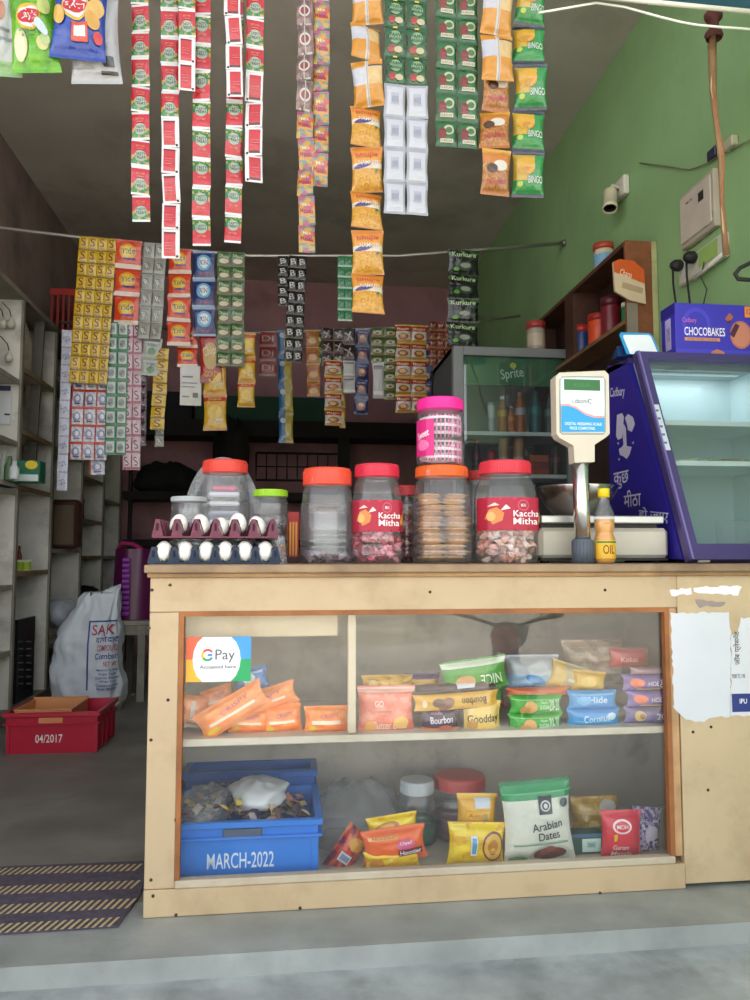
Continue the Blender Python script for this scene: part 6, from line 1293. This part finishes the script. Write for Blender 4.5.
pk('small red wrapped packet on top of the goods at the right', 608, 650, 648, 667, y1_ + .12, lambda u, v: 'c84a4e', [('t', 'Kitkat', .42, .45, .45, .26, 'f0d4d4', 0, .03)], t=.05, seed=29)
pk('golden end of a clear packet on the blue cookies', 571, 606, 671, 691, y1_ + .07, lambda u, v: 'dcae3c', [('e', .4, .5, .25, .25, 'e8c05a')], t=.05, seed=30, rot=-.1)
pk('clear packet with a mustard tip lying on the upper pile', 548, 590, 664, 692, y1_ + .09, lambda u, v: 'b8a67c' if u > .3 else 'cfae5c', [('r', .4, .4, .9, .5, 'cdc3a6')], t=.05, seed=31, rot=-.3)
pk('crumpled clear bag with a blue strip behind the green pair', 504, 560, 655, 690, y1_ + .12, lambda u, v: 'b4b9be' if v > .5 else '9fc0dc', [('e', .5, .35, .2, .12, '4a9ad6', -.3)], t=.07, seed=32, wr=.012)
pk('clear brownish bag behind the red wrapped packet', 560, 625, 640, 684, y1_ + .16, speckle(lambda u, v: 'a08c78', ['b49c84', '8a7a6a'], 5), [], t=.07, seed=33, wr=.012)

# lower shelf
ZB_ = .049
aC = at(178, 877, FRONT + .08); bC = at(318, 877, FRONT + .08); wC = bC.x - xl - .048; yC_ = FRONT + .075
hC2 = at(250, 821, yC_).z - ZB_
Mc = T(bC.x - wC, yC_, ZB_ + .001)
s_ = mpp(250, yC_)
oC = wC - (318 - 250) * s_
crb = crate('blue_crate', 'bright blue plastic crate stencilled MARCH with a date, full of sweets', 'crate', wC, .30, hC2, '2f7fe0', Mc, items=[('t', 'MARCH-2022', wC - (318 - 243) * s_, at(243, 861, yC_).z - ZB_, 64 * s_, 15 * s_, 'dfeaf6', 0, .03)], handle='4a5670', taper=.006)  # dark grip colour stands in for the shaded opening of a hand slot
rnd = random.Random(31); mb = MB()
for k in range(230):
    x = rnd.uniform(.03, wC - .03); y = rnd.uniform(.02, .26); z = hC2 * .72 + rnd.uniform(-.01, .05) + .03 * math.sin(x * 9)
    c_ = rnd.choice(['6a4a4a', 'c9b9a0', '8a3a4a', 'd9c05a', '4a3a5a', 'b9b4b8', '3a3230', 'c98a6a'])
    mb.surf(lambda u, v: ((u - .5) * .03, (v - .5) * .018, .006 * math.sin(PI * u) * math.sin(PI * v)), 3, 3, c_, M=T(x, y, z, rnd.uniform(-.7, .7), rnd.uniform(-.7, .7), rnd.uniform(0, 6)))
tag(mb.build('loose_sweets', MAT['pack'], None, Mc), 'heap of loose wrapped sweets filling the stencilled blue crate', 'sweets', kind='stuff')
q = at(240, 770, yC_ + .34)
Mb = T(xl + .05, yC_ + .33, ZB_ + .001)
crate('blue_crate', 'darker blue crate standing behind the stencilled blue crate', 'crate', at(317, 800, yC_ + .33).x - xl - .06, .12, at(240, 772, yC_ + .33).z - ZB_, '2a62b8', Mb, taper=.004)
def film_blob(label, px, py, w9, h9, Y, col, seed, name='clear_bag', m='film'):
    o = blob(label, name, 'bag', px, py, w9, h9, Y, col, seed=seed, m=m); return o
film_blob('crumpled white plastic bag lying on the sweets in the blue crate', 258, 792, 54, 24, yC_ + .17, 'dfe3e8', 21, 'white_bag', 'plastic')
film_blob('clear bag of wrapped sweets at the end of the blue crate by the stile', 204, 806, 46, 34, yC_ + .12, 'c9c4c0', 23, 'clear_bag', 'film')
o = film_blob('large clear crumpled bag between the blue crate and the noodle packets', 356, 822, 84, 76, yC_ + .26, 'c9ccd0', 25)
nz = speckle(lambda u, v: 'f2cf1c', ['f6da3a', 'e0b010'], 4)
def np_(label, *a, **k): return pk(label, *a, **k)
y2_ = FRONT + .09
np_('red and purple noodle packet lying tilted at the left of the noodle pile', 322, 372, 838, 864, y2_ + .07, speckle(lambda u, v: 'cf3f2c', ['7a2c44', 'd8662c'], 5), [('r', .3, .3, .5, .75, 'd9dfe8'), ('r', .34, .35, .46, .7, '8a96b4'), ('e', .75, .4, .14, .3, 'd99a3a')], t=.05, rot=.95, seed=40)
np_('yellow noodle packet on top of the orange one in the pile', 367, 418, 815, 837, y2_ + .05, nz, [('e', .35, .55, .28, .26, 'b5742c', .2), ('e', .33, .55, .2, .18, 'e0a84a', .2), ('t', 'Maggi', .8, .25, .3, .16, 'c23a1c', .1, .03)], t=.045, rot=.12, seed=41)
np_('orange noodle packet in the middle of the noodle pile', 362, 426, 828, 860, y2_ + .02, lambda u, v: 'ef6a30', [('r', .08, .74, .56, .84, 'f3b25c'), ('t', 'NOODLES', .35, .8, .4, .08, '9a3a1c'), ('e', .68, .55, .16, .15, 'd9608c'), ('t', 'Oye!', .68, .58, .2, .12, 'fbe6ee', 0, .03), ('r', .55, .22, .95, .42, '6a2c34'), ('t', 'Hoosier', .75, .32, .36, .14, 'fbe6ee', 0, .03)], t=.05, rot=.10, seed=42)
np_('flat yellow noodle packet at the bottom of the noodle pile', 364, 420, 850, 869, y2_ + .01, nz, [('e', .2, .4, .14, .3, 'd9982c'), ('t', 'Maggi', .68, .35, .4, .3, 'e8b018', .05, .02)], t=.03, rot=.06, seed=43)
np_('crumpled yellow packet with a noodle bowl print standing by the dates pouch', 447, 505, 823, 864, y2_ + .02, nz, [('e', .78, .5, .2, .34, '8a3a4a'), ('e', .78, .5, .17, .29, 'e3b84c'), ('e', .78, .5, .1, .16, 'c98a34'), ('r', .36, .3, .48, .75, 'dfe6ee'), ('r', .38, .35, .46, .7, '5aa0c8'), ('r', .02, .85, .3, .97, 'f7e25a')], t=.05, rot=-.05, seed=44, wr=.008)
np_('amber packet with a bar code standing on the crumpled yellow one', 456, 497, 794, 832, y2_ + .06, lambda u, v: 'e3ab34' if v < .9 else 'f0c04a', [('r', .4, .68, .8, .92, 'cfd8e2'), ('r', .2, .42, .8, .6, 'f0ba4c'), ('r', .62, .3, .74, .55, 'b9a06a'), ('t', 'Atta', .42, .5, .4, .12, 'b5782c')], t=.05, rot=-.04, seed=45)
# jars in the case
def cjar(label, px, top, bot, wpx_, Y, lidc, cont=None):
    r_, R_, H_, hb_ = jar(label, px, top, bot, wpx_, Y, 1, lidc, 12, lidw=wpx_ * .8, z0=ZB_ + .001, sq=.1)
    if cont: MB().lathe([(0, .004), (R_ * .9, .006), (R_ * .92, hb_ * .45), (0, hb_ * .45)], cont, 24).build('jar_filling', MAT['plastic'], r_)
cjar('clear jar with a silvery lid and green band inside the case', 416, 779, 860, 40, FRONT + .30, 'c3c8cc', '2a7a5c')
cjar('wide clear jar with a faded red lid behind the amber packet', 458, 774, 860, 60, FRONT + .34, 'c8544c', '8a5a5a')
# dates pouch
pk('white and green Arabian Dates pouch standing in the middle of the bottom shelf', 501, 573, 781, 859, y2_ + .02, lambda u, v: ('2c9a5c' if v < .93 else '1f7a48') if v > .80 else ('e3e6da' if v > .1 else 'd3d8cc'),
   [('r', .50, .60, .70, .82, '3a4048'), ('e', .60, .70, .075, .065, 'd9dce0'), ('e', .60, .70, .055, .048, '3a4048'), ('e', .60, .70, .03, .03, 'd9dce0'), ('e', .88, .72, .06, .055, '4a5058'), ('t', 'Arabian', .60, .47, .46, .10, '3a3a3c', .10, .01), ('t', 'Dates', .62, .35, .32, .10, '3a3a3c', .08, .01), ('r', .1, .24, .9, .26, '8fae9a'), ('e', .62, .12, .24, .085, '6d3a30'), ('e', .54, .15, .09, .04, '8a4a3c'), ('e', .68, .16, .09, .04, '7a4034'), ('e', .62, .19, .08, .035, '945444'), ('e', .16, .08, .14, .05, '6a9a6a'), ('r', .0, .86, 1, .88, '4fb87c')], t=.05, rot=.06, seed=50, cat='pouch', name='dates_pouch', wr=.004)
pk('yellow and white clear bag behind the dates pouch and red pouch', 570, 618, 797, 848, y2_ + .16, speckle(lambda u, v: 'c9a24a' if v > .25 else 'b9b4a0', ['dcc070', 'b08a34'], 4), [('e', .75, .82, .2, .12, 'd3cfc6')], t=.07, seed=51, wr=.012)
carton('small dark green tea box with a white label beside the dates pouch', 'tea_box', 'box', 572, 604, 833, 857, y2_ + .05, .05, '2c5a4c', [('r', 0, .82, 1, 1, '4a6a8a'), ('r', .32, .1, .9, .75, 'cfe3dc'), ('r', .45, .3, .75, .62, 'a8cfc0'), ('t', 'tea', .6, .45, .2, .2, '2c5a4c')], zb=ZB_ + .001)
pk('red spice pouch with a round white emblem at the right of the bottom shelf', 600, 642, 811, 856, y2_ + .03, lambda u, v: 'dd3a4c' if u < .93 else 'e8708a', [('e', .44, .70, .24, .15, 'f6e6e8'), ('e', .44, .70, .19, .11, 'dd3a4c'), ('t', 'MDH', .44, .70, .28, .08, 'f6e6e8', 0, .04), ('p', [(.22, .40), (.22, .54), (1, .60), (1, .46)], 'f2c81c'), ('t', 'Garam', .4, .28, .4, .1, 'f6e6e8', 0, .03), ('t', 'Masala', .44, .14, .5, .1, 'f6e6e8', 0, .03)], t=.05, rot=-.02, seed=52, name='spice_pouch', cat='pouch')
pk('lilac patterned pouch leaning behind the red spice pouch', 630, 660, 808, 852, y2_ + .06, speckle(lambda u, v: 'b3a6c8', ['6d5a9a', 'd6cfe2'], 9), [('t', 'Roasted', .4, .8, .7, .1, '5a3f8a', .15, .03), ('e', .6, .5, .25, .16, 'd6cfe2')], t=.05, rot=-.12, seed=53, name='patterned_pouch', cat='pouch')

# ------------------------------------------------------------------ the street behind the viewer: a parked motorcycle mirrored in the glass
mp_ = at(505, 640, 4.75); bxm, bym, bzm = mp_.x, 4.1 - 4.75, -.45
mc = thing('motorcycle', 'dark parked motorcycle on the road, visible only as a reflection in the counter glass', 'motorcycle', (bxm, bym, bzm), rz=.35)
def wheel(y):
    mb = MB(); R_ = .30; n = 36; vs = []; fs = []
    ring = lambda r, rr, col: mb.surf(lambda u, v: (rr * math.sin(2 * PI * v), (r + rr * math.cos(2 * PI * v)) * math.cos(2 * PI * u), R_ + (r + rr * math.cos(2 * PI * v)) * math.sin(2 * PI * u)), 36, 10, col, wrapu=True)
    ring(.26, .042, '18181a'); ring(.22, .014, '8a8a8e')
    for k in range(8):
        a = PI * k / 4; mb.tube([(0, 0, R_), (0, .22 * math.cos(a), R_ + .22 * math.sin(a))], .008, '6a6a6e', 6)
    mb.tube([(-.06, 0, R_), (.06, 0, R_)], .035, '5a5a5e', 12); mb.build('wheel', MAT['rubber'], mc, T(0, y, 0))
wheel(0); wheel(-1.25)
for sx_ in (-.07, .07):
    MB().tube([(sx_, 0, .30), (sx_, -.22, .86)], .018, '7a7a80', 10).build('fork', MAT['alu'], mc)
mb = MB(); mb.tube([(-.36, -.34, .97), (-.25, -.26, .95), (-.08, -.22, .90), (.08, -.22, .90), (.25, -.26, .95), (.36, -.34, .97)], .013, '202022', 10); mb.tube([(-.37, -.345, .97), (-.27, -.27, .955)], .02, '0e0e10', 10); mb.tube([(.27, -.27, .955), (.37, -.345, .97)], .02, '0e0e10', 10); mb.build('handlebar', MAT['rubber'], mc)
for sx_ in (-1, 1):
    mb = MB(); mb.tube([(sx_ * .22, -.25, .95), (sx_ * .30, -.24, 1.10)], .006, '202022', 6); mb.lathe([(0, -.008), (.05, -.006), (.05, .006), (0, .008)], '2a2a2e', 18, M=T(sx_ * .32, -.24, 1.13, rx=PI / 2)); mb.build('mirror', MAT['rubber'], mc)
mb = MB(); mb.lathe([(0, -.02), (.05, .0), (.085, .06), (.09, .10), (.08, .105), (0, .11)], '9a2c30', 24, M=T(0, -.16, .82, rx=-PI / 2)); mb.build('headlamp', MAT['plastic'], mc)
mb = MB(); mb.surf(lambda u, v: (.13 * math.cos(2 * PI * u) * math.sin(PI * v) ** .6, -.30 - .42 * v, .80 + .10 * math.sin(2 * PI * u) * math.sin(PI * v) ** .6), 24, 14, '1c2438', wrapu=True); mb.build('fuel_tank', MAT['plastic'], mc)
mb = MB(); mb.box(-.12, -1.30, .74, .12, -.68, .82, '141416', bev=.03); mb.build('seat', MAT['rubber'], mc)
mb = MB(); mb.box(-.12, -.72, .28, .12, -.42, .58, '3a3a3e', bev=.03)
for k in range(6): mb.box(-.14, -.68, .42 + .025 * k, .14, -.46, .43 + .025 * k, '4a4a4e')
mb.build('engine', MAT['alu'], mc)
mb = MB(); mb.tube([(0, -.22, .84), (0, -.40, .70), (0, -.42, .30), (0, -.80, .28), (0, -.95, .66), (0, -.40, .72)], .022, '1a1a1c', 10); mb.tube([(0, -.80, .28), (0, -1.25, .30)], .02, '1a1a1c', 8); mb.build('frame', MAT['rubber'], mc)
mb = MB(); mb.tube([(.10, -.45, .34), (.13, -.40, .22), (.14, -.8, .20), (.15, -1.35, .30)], [.02, .02, .03, .035], '8a8a90', 12); mb.build('exhaust', MAT['steel'], mc)
mb = MB(); mb.surf(lambda u, v: ((u - .5) * .12, .34 * math.cos(.5 + 1.7 * v), .30 + .34 * math.sin(.5 + 1.7 * v)), 4, 16, '1c2438'); mb.surf(lambda u, v: ((.5 - u) * .12, .335 * math.cos(.5 + 1.7 * v), .30 + .335 * math.sin(.5 + 1.7 * v)), 4, 16, '1c2438'); mb.build('mudguard', MAT['plastic'], mc)
